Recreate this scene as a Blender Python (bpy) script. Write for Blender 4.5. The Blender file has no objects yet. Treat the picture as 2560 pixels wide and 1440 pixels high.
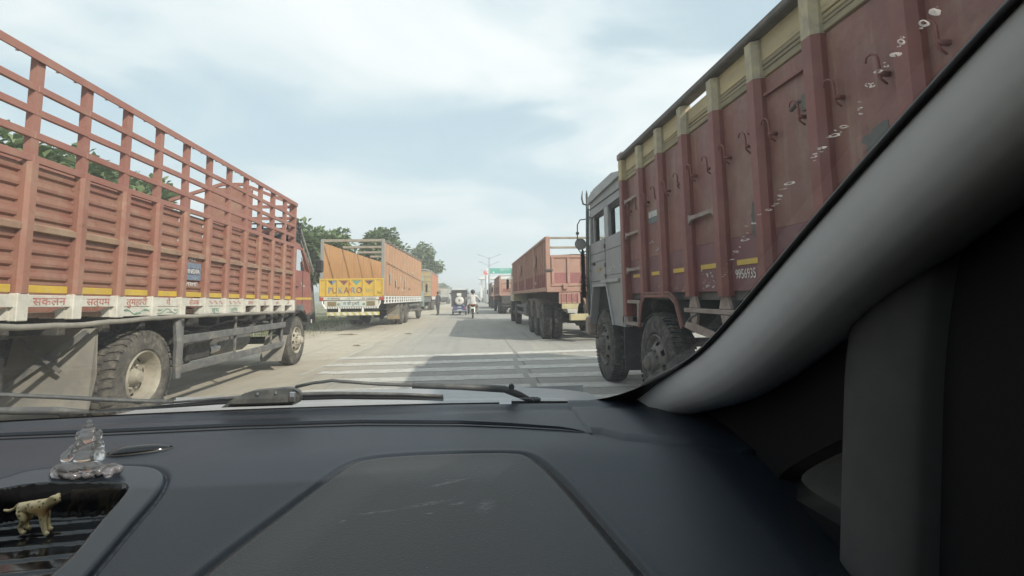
import bpy, bmesh, math, random
from mathutils import Vector, Matrix
R = math.radians
random.seed(11)
S = bpy.context.scene
COL = S.collection

# ---------------------------------------------------------------- camera
cam_d = bpy.data.cameras.new('camera'); cam = bpy.data.objects.new('camera', cam_d); COL.objects.link(cam)
S.camera = cam
cam_d.sensor_width = 36.0; cam_d.lens = 36.0 * 1200 / 2560; cam_d.shift_y = -98 / 2560
cam_d.clip_start = 0.02; cam_d.clip_end = 6000
yaw, pit, rol = R(5.0), math.atan(.1), R(.8)
fw = Vector((math.sin(yaw) * math.cos(pit), math.cos(yaw) * math.cos(pit), math.sin(pit)))
rt0 = Vector((math.cos(yaw), -math.sin(yaw), 0)); up0 = rt0.cross(fw)
rt = rt0 * math.cos(rol) - up0 * math.sin(rol); up = up0 * math.cos(rol) + rt0 * math.sin(rol)
mw = Matrix((rt, up, -fw)).transposed().to_4x4(); mw.translation = Vector((0, 0, 1.27))
cam.matrix_world = mw

# ---------------------------------------------------------------- sky and sun
SUN = Vector((.96, -1.03, 1.0)).normalized()
w = bpy.data.worlds.new('World'); S.world = w; w.use_nodes = True
nt = w.node_tree; N = nt.nodes; L = nt.links
for n in list(N): N.remove(n)
sky = N.new('ShaderNodeTexSky'); sky.sky_type = 'NISHITA'; sky.sun_disc = False
sky.sun_elevation = math.asin(SUN.z); sky.sun_rotation = math.atan2(SUN.x, SUN.y)
sky.air_density = 1.0; sky.dust_density = 3.0; sky.ozone_density = 1.0; sky.altitude = 50
tc = N.new('ShaderNodeTexCoord')
# project the view direction on a flat cloud deck so that clouds shrink towards the horizon
sep = N.new('ShaderNodeSeparateXYZ'); L.new(tc.outputs['Generated'], sep.inputs[0])
zc = N.new('ShaderNodeMath'); zc.operation = 'MAXIMUM'; L.new(sep.outputs['Z'], zc.inputs[0]); zc.inputs[1].default_value = 0.0
za = N.new('ShaderNodeMath'); za.operation = 'ADD'; L.new(zc.outputs[0], za.inputs[0]); za.inputs[1].default_value = .16
dv = N.new('ShaderNodeVectorMath'); dv.operation = 'DIVIDE'; L.new(tc.outputs['Generated'], dv.inputs[0])
cb = N.new('ShaderNodeCombineXYZ')
for k in range(3): L.new(za.outputs[0], cb.inputs[k])
L.new(cb.outputs[0], dv.inputs[1])
mp = N.new('ShaderNodeMapping'); L.new(dv.outputs[0], mp.inputs[0])
mp.inputs['Rotation'].default_value = (0, 0, R(-28)); mp.inputs['Scale'].default_value = (.85, .95, 0.0); mp.inputs['Location'].default_value = (9.4, 0.3, 0)
n1 = N.new('ShaderNodeTexNoise'); n1.inputs['Scale'].default_value = 1.1; n1.inputs['Detail'].default_value = 8; n1.inputs['Roughness'].default_value = .5; n1.inputs['Distortion'].default_value = .8
L.new(mp.outputs[0], n1.inputs['Vector'])
rp = N.new('ShaderNodeValToRGB'); rp.color_ramp.interpolation = 'EASE'
rp.color_ramp.elements[0].position = .34; rp.color_ramp.elements[1].position = .68
L.new(n1.outputs['Fac'], rp.inputs[0])
lowz = N.new('ShaderNodeMapRange'); lowz.interpolation_type = 'SMOOTHSTEP'; L.new(sep.outputs['Z'], lowz.inputs[0]); lowz.inputs[1].default_value = .02; lowz.inputs[2].default_value = .30
cl = N.new('ShaderNodeMix'); cl.data_type = 'FLOAT'; L.new(lowz.outputs[0], cl.inputs[0]); cl.inputs[2].default_value = .38; L.new(rp.outputs[0], cl.inputs[3])
hz = N.new('ShaderNodeMapRange'); L.new(sep.outputs['Z'], hz.inputs[0])
hz.inputs[1].default_value = 0.0; hz.inputs[2].default_value = .42; hz.inputs[3].default_value = .97; hz.inputs[4].default_value = .80
cf = N.new('ShaderNodeMath'); cf.operation = 'MULTIPLY_ADD'; L.new(cl.outputs[0], cf.inputs[0]); cf.inputs[1].default_value = .50
L.new(hz.outputs[0], cf.inputs[2]); cf.use_clamp = True
# cloud and haze colour: whiter where the cloud is thick
cm = N.new('ShaderNodeMix'); cm.data_type = 'RGBA'; L.new(cl.outputs[0], cm.inputs[0])
cm.inputs[6].default_value = (3.6, 4.5, 4.88, 1); cm.inputs[7].default_value = (5.6, 5.85, 5.92, 1)
mx = N.new('ShaderNodeMix'); mx.data_type = 'RGBA'; L.new(cf.outputs[0], mx.inputs[0]); L.new(sky.outputs[0], mx.inputs[6]); L.new(cm.outputs[2], mx.inputs[7])
bg = N.new('ShaderNodeBackground'); bg.inputs[1].default_value = .1; L.new(mx.outputs[2], bg.inputs[0])
wo = N.new('ShaderNodeOutputWorld'); L.new(bg.outputs[0], wo.inputs[0])

sd = bpy.data.lights.new('sun', 'SUN'); sd.energy = 2.65; sd.angle = R(.7); sd.color = (1, .93, .82)
so = bpy.data.objects.new('sun', sd); COL.objects.link(so); so.rotation_euler = SUN.to_track_quat('Z', 'Y').to_euler()

S.view_settings.view_transform = 'Standard'; S.view_settings.look = 'None'
S.view_settings.exposure = .92; S.view_settings.gamma = 1.0; S.view_settings.use_curve_mapping = False
S.cycles.max_bounces = 7; S.cycles.diffuse_bounces = 4; S.cycles.glossy_bounces = 3; S.cycles.transmission_bounces = 8
S.cycles.transparent_max_bounces = 16; S.cycles.volume_bounces = 1; S.cycles.sample_clamp_indirect = 6
S.cycles.caustics_refractive = False; S.cycles.caustics_reflective = False
S.cycles.use_denoising = True; S.cycles.use_adaptive_sampling = True; S.cycles.adaptive_threshold = .015

# ---------------------------------------------------------------- helpers
class MB:
    """collects faces; q axis may be mirrored (sx=-1) so one builder serves trucks of both road sides"""
    def __init__(s, sx=1, shear=0.0, oy=0.0): s.v = []; s.f = []; s.mi = []; s.sx = sx; s.sh = shear; s.oy = oy
    def add(s, vs, fs, mi=0):
        b = len(s.v)
        s.v += [(s.sx * x, y - s.oy, z + s.sh * (y - s.oy)) for x, y, z in vs]
        for f in fs:
            f = [b + i for i in f]
            s.f.append(f[::-1] if s.sx < 0 else f); s.mi.append(mi)
        return s
    def box(s, x0, x1, y0, y1, z0, z1, mi=0, c=0.0):
        if x0 > x1: x0, x1 = x1, x0
        if y0 > y1: y0, y1 = y1, y0
        if z0 > z1: z0, z1 = z1, z0
        if not c:
            return s.add([(x0, y0, z0), (x1, y0, z0), (x1, y1, z0), (x0, y1, z0), (x0, y0, z1), (x1, y0, z1), (x1, y1, z1), (x0, y1, z1)],
                  [(0, 3, 2, 1), (4, 5, 6, 7), (0, 1, 5, 4), (1, 2, 6, 5), (2, 3, 7, 6), (3, 0, 4, 7)], mi)
        c = min(c, (x1 - x0) * .45, (y1 - y0) * .45, (z1 - z0) * .45)
        vs = []; idx = {}
        for i, x in enumerate((x0, x1)):
            for j, y in enumerate((y0, y1)):
                for k, z in enumerate((z0, z1)):
                    dx, dy, dz = (c, -c)[i], (c, -c)[j], (c, -c)[k]
                    for a, p in enumerate(((x, y + dy, z + dz), (x + dx, y, z + dz), (x + dx, y + dy, z))):
                        idx[i, j, k, a] = len(vs); vs.append(p)
        g = lambda *a: idx[a]
        fs = []
        fs += [(g(0, 0, 0, 0), g(0, 0, 1, 0), g(0, 1, 1, 0), g(0, 1, 0, 0)), (g(1, 0, 0, 0), g(1, 1, 0, 0), g(1, 1, 1, 0), g(1, 0, 1, 0))]
        fs += [(g(0, 0, 0, 1), g(1, 0, 0, 1), g(1, 0, 1, 1), g(0, 0, 1, 1)), (g(0, 1, 0, 1), g(0, 1, 1, 1), g(1, 1, 1, 1), g(1, 1, 0, 1))]
        fs += [(g(0, 0, 0, 2), g(0, 1, 0, 2), g(1, 1, 0, 2), g(1, 0, 0, 2)), (g(0, 0, 1, 2), g(1, 0, 1, 2), g(1, 1, 1, 2), g(0, 1, 1, 2))]
        for i in (0, 1):
            for j in (0, 1): fs.append((g(i, j, 0, 0), g(i, j, 0, 1), g(i, j, 1, 1), g(i, j, 1, 0)))
            for k in (0, 1): fs.append((g(i, 0, k, 0), g(i, 1, k, 0), g(i, 1, k, 2), g(i, 0, k, 2)))
        for j in (0, 1):
            for k in (0, 1): fs.append((g(0, j, k, 1), g(1, j, k, 1), g(1, j, k, 2), g(0, j, k, 2)))
        for i in (0, 1):
            for j in (0, 1):
                for k in (0, 1): fs.append((g(i, j, k, 0), g(i, j, k, 1), g(i, j, k, 2)))
        return s.add(vs, fs, mi)
    def bar(s, p, q, wd, ht, mi=0, upv=(0, 0, 1)):
        p = Vector(p); q = Vector(q); d = (q - p).normalized(); u = Vector(upv)
        sd_ = d.cross(u)
        if sd_.length < 1e-4: sd_ = d.cross(Vector((0, 1, 0)))
        sd_.normalize(); u = sd_.cross(d)
        a = sd_ * wd / 2; b = u * ht / 2
        vs = [tuple(o + i + j) for o in (p, q) for i, j in ((-a, -b), (a, -b), (a, b), (-a, b))]
        return s.add(vs, [(0, 1, 2, 3), (7, 6, 5, 4), (0, 4, 5, 1), (1, 5, 6, 2), (2, 6, 7, 3), (3, 7, 4, 0)], mi)
    def tube(s, pts, r, n=8, mi=0):
        pts = [Vector(p) for p in pts]; m = len(pts)
        rs = r if isinstance(r, (list, tuple)) else [r] * m
        vs = []; ref = None
        for i, p in enumerate(pts):
            d = (pts[min(i + 1, m - 1)] - pts[max(i - 1, 0)])
            d = d.normalized() if d.length > 1e-9 else Vector((0, 0, 1))
            if ref is None:
                ref = d.cross(Vector((0, 0, 1)))
                if ref.length < 1e-3: ref = d.cross(Vector((0, 1, 0)))
            else:
                ref = ref - d * ref.dot(d)
                if ref.length < 1e-6: ref = d.cross(Vector((0.3, 1, 0.2)))
            ref.normalize(); b = d.cross(ref)
            for k in range(n):
                a = 2 * math.pi * k / n
                vs.append(tuple(p + (ref * math.cos(a) + b * math.sin(a)) * rs[i]))
        fs = [(i * n + k, i * n + (k + 1) % n, (i + 1) * n + (k + 1) % n, (i + 1) * n + k) for i in range(m - 1) for k in range(n)]
        fs += [tuple(range(n))[::-1], tuple((m - 1) * n + k for k in range(n))]
        return s.add(vs, fs, mi)
    def prism(s, poly, ax, a, b, mi=0):
        """poly of 2-d points in the two other axes (in xyz order), extruded along axis ax from a to b"""
        n = len(poly)
        def P(p, t):
            if ax == 'x': return (t, p[0], p[1])
            if ax == 'y': return (p[0], t, p[1])
            return (p[0], p[1], t)
        vs = [P(p, a) for p in poly] + [P(p, b) for p in poly]
        fs = [tuple(range(n))[::-1], tuple(range(n, 2 * n))] + [(i, (i + 1) % n, n + (i + 1) % n, n + i) for i in range(n)]
        return s.add(vs, fs, mi)
    def lathe(s, prof, c=(0, 0, 0), ax='x', n=32, mi=0, skip=None, close=False):
        """prof: list of (along, radius)"""
        vs = []
        for a, r in prof:
            for k in range(n):
                t = 2 * math.pi * k / n; u, v = r * math.cos(t), r * math.sin(t)
                if ax == 'x': p = (a, u, v)
                elif ax == 'y': p = (u, a, v)
                else: p = (u, v, a)
                vs.append((c[0] + p[0], c[1] + p[1], c[2] + p[2]))
        m = len(prof); fs = []
        for i in range(m if close else m - 1):
            for k in range(n):
                if skip and skip(i, k): continue
                j = (i + 1) % m
                fs.append((i * n + k, i * n + (k + 1) % n, j * n + (k + 1) % n, j * n + k))
        return s.add(vs, fs, mi)
    def sheet(s, fn, nu, nv, mi=0, closed_u=False):
        vs = [tuple(fn(i / (nu - (0 if closed_u else 1)), j / (nv - 1))) for j in range(nv) for i in range(nu)]
        fs = []
        for j in range(nv - 1):
            for i in range(nu if closed_u else nu - 1):
                fs.append((j * nu + i, j * nu + (i + 1) % nu, (j + 1) * nu + (i + 1) % nu, (j + 1) * nu + i))
        return s.add(vs, fs, mi)
    def mesh(s, name, mats, smooth=False, angle=None):
        me = bpy.data.meshes.new(name); me.from_pydata(s.v, [], s.f)
        for m in (mats if isinstance(mats, (list, tuple)) else [mats]): me.materials.append(m)
        if any(s.mi): me.polygons.foreach_set('material_index', s.mi)
        me.update()
        if smooth: me.polygons.foreach_set('use_smooth', [True] * len(me.polygons))
        if angle is not None: me.set_sharp_from_angle(angle=R(angle))
        return me
    def build(s, name, mats, parent=None, loc=(0, 0, 0), smooth=False, angle=None):
        return link(name, s.mesh(name, mats, smooth, angle), parent, loc)

def link(name, me, parent=None, loc=(0, 0, 0), rot=(0, 0, 0)):
    o = bpy.data.objects.new(name, me); COL.objects.link(o); o.parent = parent
    o.location = loc; o.rotation_euler = rot
    return o
def tag(o, label=None, cat=None, group=None, kind=None):
    if label: o['label'] = label
    if cat: o['category'] = cat
    if group: o['group'] = group
    if kind: o['kind'] = kind
    return o
def thing(name, label, cat, loc=(0, 0, 0), rz=0, group=None):
    o = link(name, None, None, loc, (0, 0, rz)); o.empty_display_size = .2
    return tag(o, label, cat, group)
def lettering(body, size, mt, parent, loc, rot, name='lettering', align='CENTER', thick=.0015, sx=1.0, shear=0.0):
    c = bpy.data.curves.new('txt', 'FONT'); c.body = body; c.size = size; c.align_x = align; c.align_y = 'CENTER'
    c.extrude = thick; c.resolution_u = 2; c.shear = shear
    o = bpy.data.objects.new('txt', c); COL.objects.link(o)
    me = bpy.data.meshes.new_from_object(o.evaluated_get(bpy.context.evaluated_depsgraph_get()))
    bpy.data.objects.remove(o); bpy.data.curves.remove(c)
    me.materials.clear(); me.materials.append(mt)
    for v in me.vertices: v.co.x *= sx
    return link(name, me, parent, loc, rot)
ROT_REAR = (R(90), 0, 0); ROT_LSIDE = (R(90), 0, R(90)); ROT_RSIDE = (R(90), 0, R(-90))

# ---------------------------------------------------------------- materials
def mat(name, c1, c2=None, rough=.6, metal=0.0, scale=4.0, mix=(.35, .65), dust=None, dustamt=.3, low=None, rust=None, rustamt=.0,
        streak=0.0, bump=0.0, bscale=60.0, spec=.4, stretch=(1, 1, 1), coat=0.0, obj=False, fine=0.0, dent=0.0, fade=None):
    m = bpy.data.materials.new(name); m.use_nodes = True
    nt = m.node_tree; N = nt.nodes; L = nt.links; P = N['Principled BSDF']
    P.inputs['Roughness'].default_value = rough; P.inputs['Metallic'].default_value = metal
    P.inputs['Specular IOR Level'].default_value = spec; P.inputs['Coat Weight'].default_value = coat
    if obj:
        co = N.new('ShaderNodeTexCoord').outputs['Object']
    else:
        co = N.new('ShaderNodeNewGeometry').outputs['Position']
    mp = N.new('ShaderNodeMapping'); L.new(co, mp.inputs[0]); mp.inputs['Scale'].default_value = stretch
    v = mp.outputs[0]
    def noise(sc, det=4, ro=.6, vec=v):
        n = N.new('ShaderNodeTexNoise'); n.inputs['Scale'].default_value = sc; n.inputs['Detail'].default_value = det; n.inputs['Roughness'].default_value = ro
        L.new(vec, n.inputs['Vector']); return n.outputs['Fac']
    def ramp(x, a, b):
        r = N.new('ShaderNodeMapRange'); r.interpolation_type = 'SMOOTHSTEP'; L.new(x, r.inputs[0]); r.inputs[1].default_value = a; r.inputs[2].default_value = b
        return r.outputs[0]
    def mixc(f, a, b, mode='MIX'):
        x = N.new('ShaderNodeMix'); x.data_type = 'RGBA'; x.blend_type = mode
        if hasattr(f, 'links') or hasattr(f, 'node'): L.new(f, x.inputs[0])
        else: x.inputs[0].default_value = f
        for i, c in ((6, a), (7, b)):
            if isinstance(c, tuple): x.inputs[i].default_value = (*c, 1)
            else: L.new(c, x.inputs[i])
        return x.outputs[2]
    def mul(a, b):
        x = N.new('ShaderNodeMath'); x.operation = 'MULTIPLY'; x.use_clamp = True
        for i, c in enumerate((a, b)):
            if isinstance(c, (int, float)): x.inputs[i].default_value = c
            else: L.new(c, x.inputs[i])
        return x.outputs[0]
    col = c1
    if c2: col = mixc(ramp(noise(scale), *mix), c1, c2)
    if fade:
        col = mixc(mul(ramp(noise(.9, 3), .40, .66), fade[1]), col, fade[0])
    if streak:
        mp2 = N.new('ShaderNodeMapping'); L.new(co, mp2.inputs[0]); mp2.inputs['Scale'].default_value = (9, 9, .55)
        col = mixc(mul(ramp(noise(1.6, 5, .65, mp2.outputs[0]), .5, .78), streak), col, dust or (.3, .27, .22))
    if dust:
        col = mixc(mul(ramp(noise(scale * 2.3, 5, .7), .42, .75), dustamt), col, dust)
    if low:            # road dust caught on the lower bodywork: (height where it ends, strength)
        sp = N.new('ShaderNodeSeparateXYZ'); L.new(N.new('ShaderNodeNewGeometry').outputs['Position'], sp.inputs[0])
        f = N.new('ShaderNodeMapRange'); L.new(sp.outputs['Z'], f.inputs[0]); f.inputs[1].default_value = low[0]; f.inputs[2].default_value = .15
        f2 = mul(mul(f.outputs[0], ramp(noise(scale * 1.4, 6, .65), .25, .7)), low[1])
        col = mixc(f2, col, (.34, .30, .23))
    if rust:
        col = mixc(mul(ramp(noise(scale * 4.5, 5, .75), .60, .70), rustamt), col, rust)
    if fine:
        col = mixc(fine, col, mixc(noise(bscale * 2, 3), (.25, .25, .25), (1.3, 1.3, 1.3)), 'MULTIPLY')
    if isinstance(col, tuple): P.inputs['Base Color'].default_value = (*col, 1)
    else: L.new(col, P.inputs['Base Color'])
    if c2 or dust:
        rr = N.new('ShaderNodeMapRange'); L.new(noise(scale * 3), rr.inputs[0]); rr.inputs[3].default_value = max(rough - .12, .02); rr.inputs[4].default_value = min(rough + .14, 1)
        L.new(rr.outputs[0], P.inputs['Roughness'])
    if bump:
        bp = N.new('ShaderNodeBump'); bp.inputs['Strength'].default_value = bump; bp.inputs['Distance'].default_value = .02
        L.new(noise(bscale, 3), bp.inputs['Height'])
        if dent:
            b2 = N.new('ShaderNodeBump'); b2.inputs['Strength'].default_value = dent; b2.inputs['Distance'].default_value = .05; L.new(noise(2.1, 2, .4), b2.inputs['Height']); L.new(b2.outputs[0], bp.inputs['Normal'])
        L.new(bp.outputs[0], P.inputs['Normal'])
    return m
# ================================================================= ground, road, markings
def ground_mat(name, road):
    m = bpy.data.materials.new(name); m.use_nodes = True
    nt = m.node_tree; N = nt.nodes; L = nt.links; P = N['Principled BSDF']; P.inputs['Roughness'].default_value = .85; P.inputs['Specular IOR Level'].default_value = .25
    pos = N.new('ShaderNodeNewGeometry').outputs['Position']
    def noise(sc, det, ro=.6, st=(1, 1, 1)):
        mp = N.new('ShaderNodeMapping'); L.new(pos, mp.inputs[0]); mp.inputs['Scale'].default_value = st
        n = N.new('ShaderNodeTexNoise'); n.inputs['Scale'].default_value = sc; n.inputs['Detail'].default_value = det; n.inputs['Roughness'].default_value = ro
        L.new(mp.outputs[0], n.inputs['Vector']); return n.outputs['Fac']
    def rng(x, a, b, lo=0, hi=1):
        r = N.new('ShaderNodeMapRange'); r.interpolation_type = 'SMOOTHSTEP'; L.new(x, r.inputs[0])
        for i, v in ((1, a), (2, b), (3, lo), (4, hi)): r.inputs[i].default_value = v
        return r.outputs[0]
    def mixc(f, a, b, mode='MIX'):
        x = N.new('ShaderNodeMix'); x.data_type = 'RGBA'; x.blend_type = mode
        if isinstance(f, float): x.inputs[0].default_value = f
        else: L.new(f, x.inputs[0])
        for i, c in ((6, a), (7, b)):
            if isinstance(c, tuple): x.inputs[i].default_value = (*c, 1)
            else: L.new(c, x.inputs[i])
        return x.outputs[2]
    def math_(op, a, b):
        x = N.new('ShaderNodeMath'); x.operation = op; x.use_clamp = op != 'ADD'
        for i, c in enumerate((a, b)):
            if isinstance(c, (int, float)): x.inputs[i].default_value = c
            else: L.new(c, x.inputs[i])
        return x.outputs[0]
    if road:
        conc = mixc(rng(noise(.55, 7), .3, .7), (.345, .335, .305), (.405, .39, .35))
        conc = mixc(rng(noise(9, 6, .7), .35, .75), conc, mixc(.5, conc, (.27, .26, .235)))
        sand = mixc(rng(noise(1.6, 7), .3, .7), (.43, .385, .30), (.50, .45, .36))
        sp = N.new('ShaderNodeSeparateXYZ'); L.new(pos, sp.inputs[0])
        wob = math_('ADD', sp.outputs['X'], math_('MULTIPLY', noise(.5, 6, .65, (1, .25, 1)), 2.2))
        sf = rng(wob, .1, -2.3)
        sf2 = math_('MULTIPLY', rng(noise(1.1, 8, .7, (1, .12, 1)), .52, .72), .5)
        col = mixc(math_('MAXIMUM', sf, sf2), conc, sand)
        # darker wheel tracks running along the road
        tr = rng(noise(2.4, 4, .5, (1, .02, 1)), .5, .68)
        col = mixc(math_('MULTIPLY', tr, .26), col, (.24, .235, .22))
        tw = rng(noise(7, 3, .5, (1, .012, 1)), .58, .66)
        col = mixc(math_('MULTIPLY', math_('MULTIPLY', tw, rng(noise(.35, 4), .4, .6)), .28), col, (.17, .165, .155))
        vo = N.new('ShaderNodeTexVoronoi'); vo.feature = 'DISTANCE_TO_EDGE'; vo.inputs['Scale'].default_value = .32
        wp = N.new('ShaderNodeVectorMath'); wp.operation = 'ADD'; L.new(pos, wp.inputs[0]); nn = N.new('ShaderNodeTexNoise'); nn.inputs['Scale'].default_value = 1.1; nn.inputs['Detail'].default_value = 5; L.new(pos, nn.inputs['Vector']); L.new(nn.outputs['Color'], wp.inputs[1]); L.new(wp.outputs[0], vo.inputs['Vector'])
        col = mixc(math_('MULTIPLY', math_('MULTIPLY', rng(vo.outputs['Distance'], .006, .002), rng(noise(.4, 3), .48, .6)), .7), col, (.12, .115, .105))
        # oil and water stains
        col = mixc(math_('MULTIPLY', rng(noise(1.3, 5, .7), .64, .74), .4), col, (.17, .165, .15))
        bs, bd = .35, 130
    else:
        sand = mixc(rng(noise(.8, 8), .3, .7), (.40, .35, .265), (.47, .41, .32))
        green = mixc(rng(noise(3, 6), .35, .7), (.10, .12, .05), (.17, .16, .08))
        sp = N.new('ShaderNodeSeparateXYZ'); L.new(pos, sp.inputs[0])
        wob = math_('ADD', sp.outputs['X'], math_('MULTIPLY', noise(.35, 6), 4.0))
        col = mixc(math_('MULTIPLY', rng(wob, -4.6, -7.2), rng(noise(.9, 8, .7), .34, .56)), sand, green)
        bs, bd = .5, 60
    L.new(col, P.inputs['Base Color'])
    bp = N.new('ShaderNodeBump'); bp.inputs['Strength'].default_value = bs; bp.inputs['Distance'].default_value = .01
    L.new(noise(bd, 6, .7), bp.inputs['Height']); L.new(bp.outputs[0], P.inputs['Normal'])
    return m
M_ROAD = ground_mat('concrete_road', True); M_GROUND = ground_mat('sandy_ground', False)
M_PAINT = mat('road_paint', (.66, .65, .60), (.52, .50, .45), rough=.7, scale=5, dust=(.40, .38, .33), dustamt=.85, rust=(.33, .31, .27), rustamt=.7, bump=.3, bscale=90)
M_CONC = mat('old_concrete', (.36, .35, .32), (.27, .26, .24), rough=.85, scale=2, streak=.3, bump=.3, bscale=25)

g = MB().add([(-2500, -600, -.03), (2500, -600, -.03), (2500, 4000, -.03), (-2500, 4000, -.03)], [(0, 1, 2, 3)]).build('ground', M_GROUND); tag(g, kind='structure')
road = link('road', None); tag(road, kind='structure')
# two cast lanes with a joint between them; the left edge is ragged under blown sand
def lane(x0, x1, ragged):
    m = MB(); vs = []; n = 160
    for i in range(n + 1):
        y = -12 + i * 2.0
        xa = x0 + (random.uniform(-.18, .18) if ragged else 0)
        vs += [(xa, y, 0), (x1, y, 0)]
    m.add(vs, [(2 * i, 2 * i + 1, 2 * i + 3, 2 * i + 2) for i in range(n)])
    return m.build('concrete_lane', M_ROAD, road)
lane(-5.3, 1.006, True); lane(1.018, 8.6, False)
# transverse rumble bars, worn at the ends
for (x0, y0, x1, y1), wd in (((-2.82, 10.75, 3.3, 11.2), .40), ((-2.77, 9.72, 3.1, 9.9), .42), ((-2.62, 8.74, 2.9, 8.85), .42), ((-2.46, 7.84, 2.9, 7.84), .42), ((-2.45, 6.95, 2.9, 6.90), .42), ((-2.4, 6.05, 2.9, 6.0), .42)):
    m = MB(); n = 60; vs = []
    for i in range(n + 1):
        t = i / n; x = x0 + (x1 - x0) * t; y = y0 + (y1 - y0) * t
        a = wd / 2 + random.uniform(-.016, .010)
        b = wd / 2 + random.uniform(-.016, .010)
        if t < .06: a *= random.uniform(.55, 1); b *= random.uniform(.55, 1)
        vs += [(x, y - a, .005), (x, y + b, .005)]
    m.add(vs, [(2 * i, 2 * i + 1, 2 * i + 3, 2 * i + 2)[::-1] for i in range(n) if not (.612 < i / n < .62)])
    m.build('rumble_bar', M_PAINT, road)
m = MB(); y = 8.5
while y < 60:          # worn edge line, left
    L_ = random.uniform(.5, 1.6)
    if random.random() < .62:
        xa = -2.95 + .075 * (y - 9) * .9 if y < 17 else -2.4
        xa = -2.86 + .04 * (y - 8.5) if y < 20 else -2.4
        wv = random.uniform(.04, .09)
        m.add([(xa - wv / 2, y, .004), (xa + wv / 2, y, .004), (xa + wv / 2 + .04 * L_, y + L_, .004), (xa - wv / 2 + .04 * L_, y + L_, .004)], [(0, 1, 2, 3)])
    y += L_ + .1
M_WORN = mat('worn_paint', (.50, .485, .43), (.44, .42, .36), rough=.8, scale=6)
m.build('edge_line', M_WORN, road)

# litter on the road: dry twigs and leaves
M_TWIG = mat('dry_twig', (.13, .10, .06), (.19, .15, .09), rough=.9)
litter = ((-4.32, 17.6, .75, 'dry brown twig lying on sandy road behind orange truck'), (-2.2, 17.4, .25, 'small dry leaf lying on the open road behind orange truck'), (-3.05, 13.4, .22, 'small brown leaf on the road beyond the red truck'))
for x, y, ln, lb in litter:
    m = MB(); m.tube([(-ln / 2, 0, .012), (-ln / 6, .03, .03), (ln / 5, -.02, .02), (ln / 2, .02, .012)], [.008, .014, .012, .004], 6)
    m.add([(-.05 * ln, -.05, .03), (.1 * ln, .06, .05), (.3 * ln, .02, .03), (.1 * ln, -.07, .03)], [(0, 1, 2, 3)])
    tag(m.build('twig', M_TWIG, None, (x, y, .005)), lb, 'twig', 'dry litter on the road')
m = MB()
for i in range(900):
    x = random.uniform(-8, 2.4); y = 6 + 26 * random.random() ** 1.4
    if x > -2.5 and random.random() < .8: continue
    r = random.uniform(.006, .02); a = random.random() * 3
    m.add([(x + r * math.cos(a + k * 2.1), y + r * math.sin(a + k * 2.1), .002) for k in range(3)] + [(x, y, r * .9)], [(0, 1, 3), (1, 2, 3), (2, 0, 3)])
tag(m.build('gravel', M_CONC), 'loose pebbles and grit scattered over the sandy shoulder', 'gravel', kind='stuff')

# ================================================================= grass and trees
def leaf_mat(name, c1, c2):
    m = bpy.data.materials.new(name); m.use_nodes = True; nt = m.node_tree; N = nt.nodes; L = nt.links; P = N['Principled BSDF']
    P.inputs['Roughness'].default_value = .5; P.inputs['Specular IOR Level'].default_value = .35
    n = N.new('ShaderNodeTexNoise'); n.inputs['Scale'].default_value = 2.2; n.inputs['Detail'].default_value = 4
    L.new(N.new('ShaderNodeNewGeometry').outputs['Position'], n.inputs['Vector'])
    x = N.new('ShaderNodeMix'); x.data_type = 'RGBA'; L.new(n.outputs['Fac'], x.inputs[0]); x.inputs[6].default_value = (*c1, 1); x.inputs[7].default_value = (*c2, 1)
    L.new(x.outputs[2], P.inputs['Base Color'])
    t = N.new('ShaderNodeBsdfTranslucent'); L.new(x.outputs[2], t.inputs[0])
    s = N.new('ShaderNodeMixShader'); s.inputs[0].default_value = .28; L.new(P.outputs[0], s.inputs[1]); L.new(t.outputs[0], s.inputs[2])
    L.new(s.outputs[0], N['Material Output'].inputs[0]); return m
LEAF = [leaf_mat('leaf_dark', (.10, .15, .065), (.125, .175, .08)), leaf_mat('leaf_mid', (.16, .225, .10), (.20, .26, .125)), leaf_mat('leaf_pale', (.23, .29, .14), (.26, .31, .16))]
M_BARK = mat('bark', (.16, .13, .10), (.10, .085, .07), rough=.9, scale=6, bump=.5, bscale=30)
M_GRASS = [leaf_mat('grass_a', (.07, .11, .03), (.12, .15, .05)), leaf_mat('grass_b', (.14, .15, .06), (.20, .18, .09))]

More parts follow.
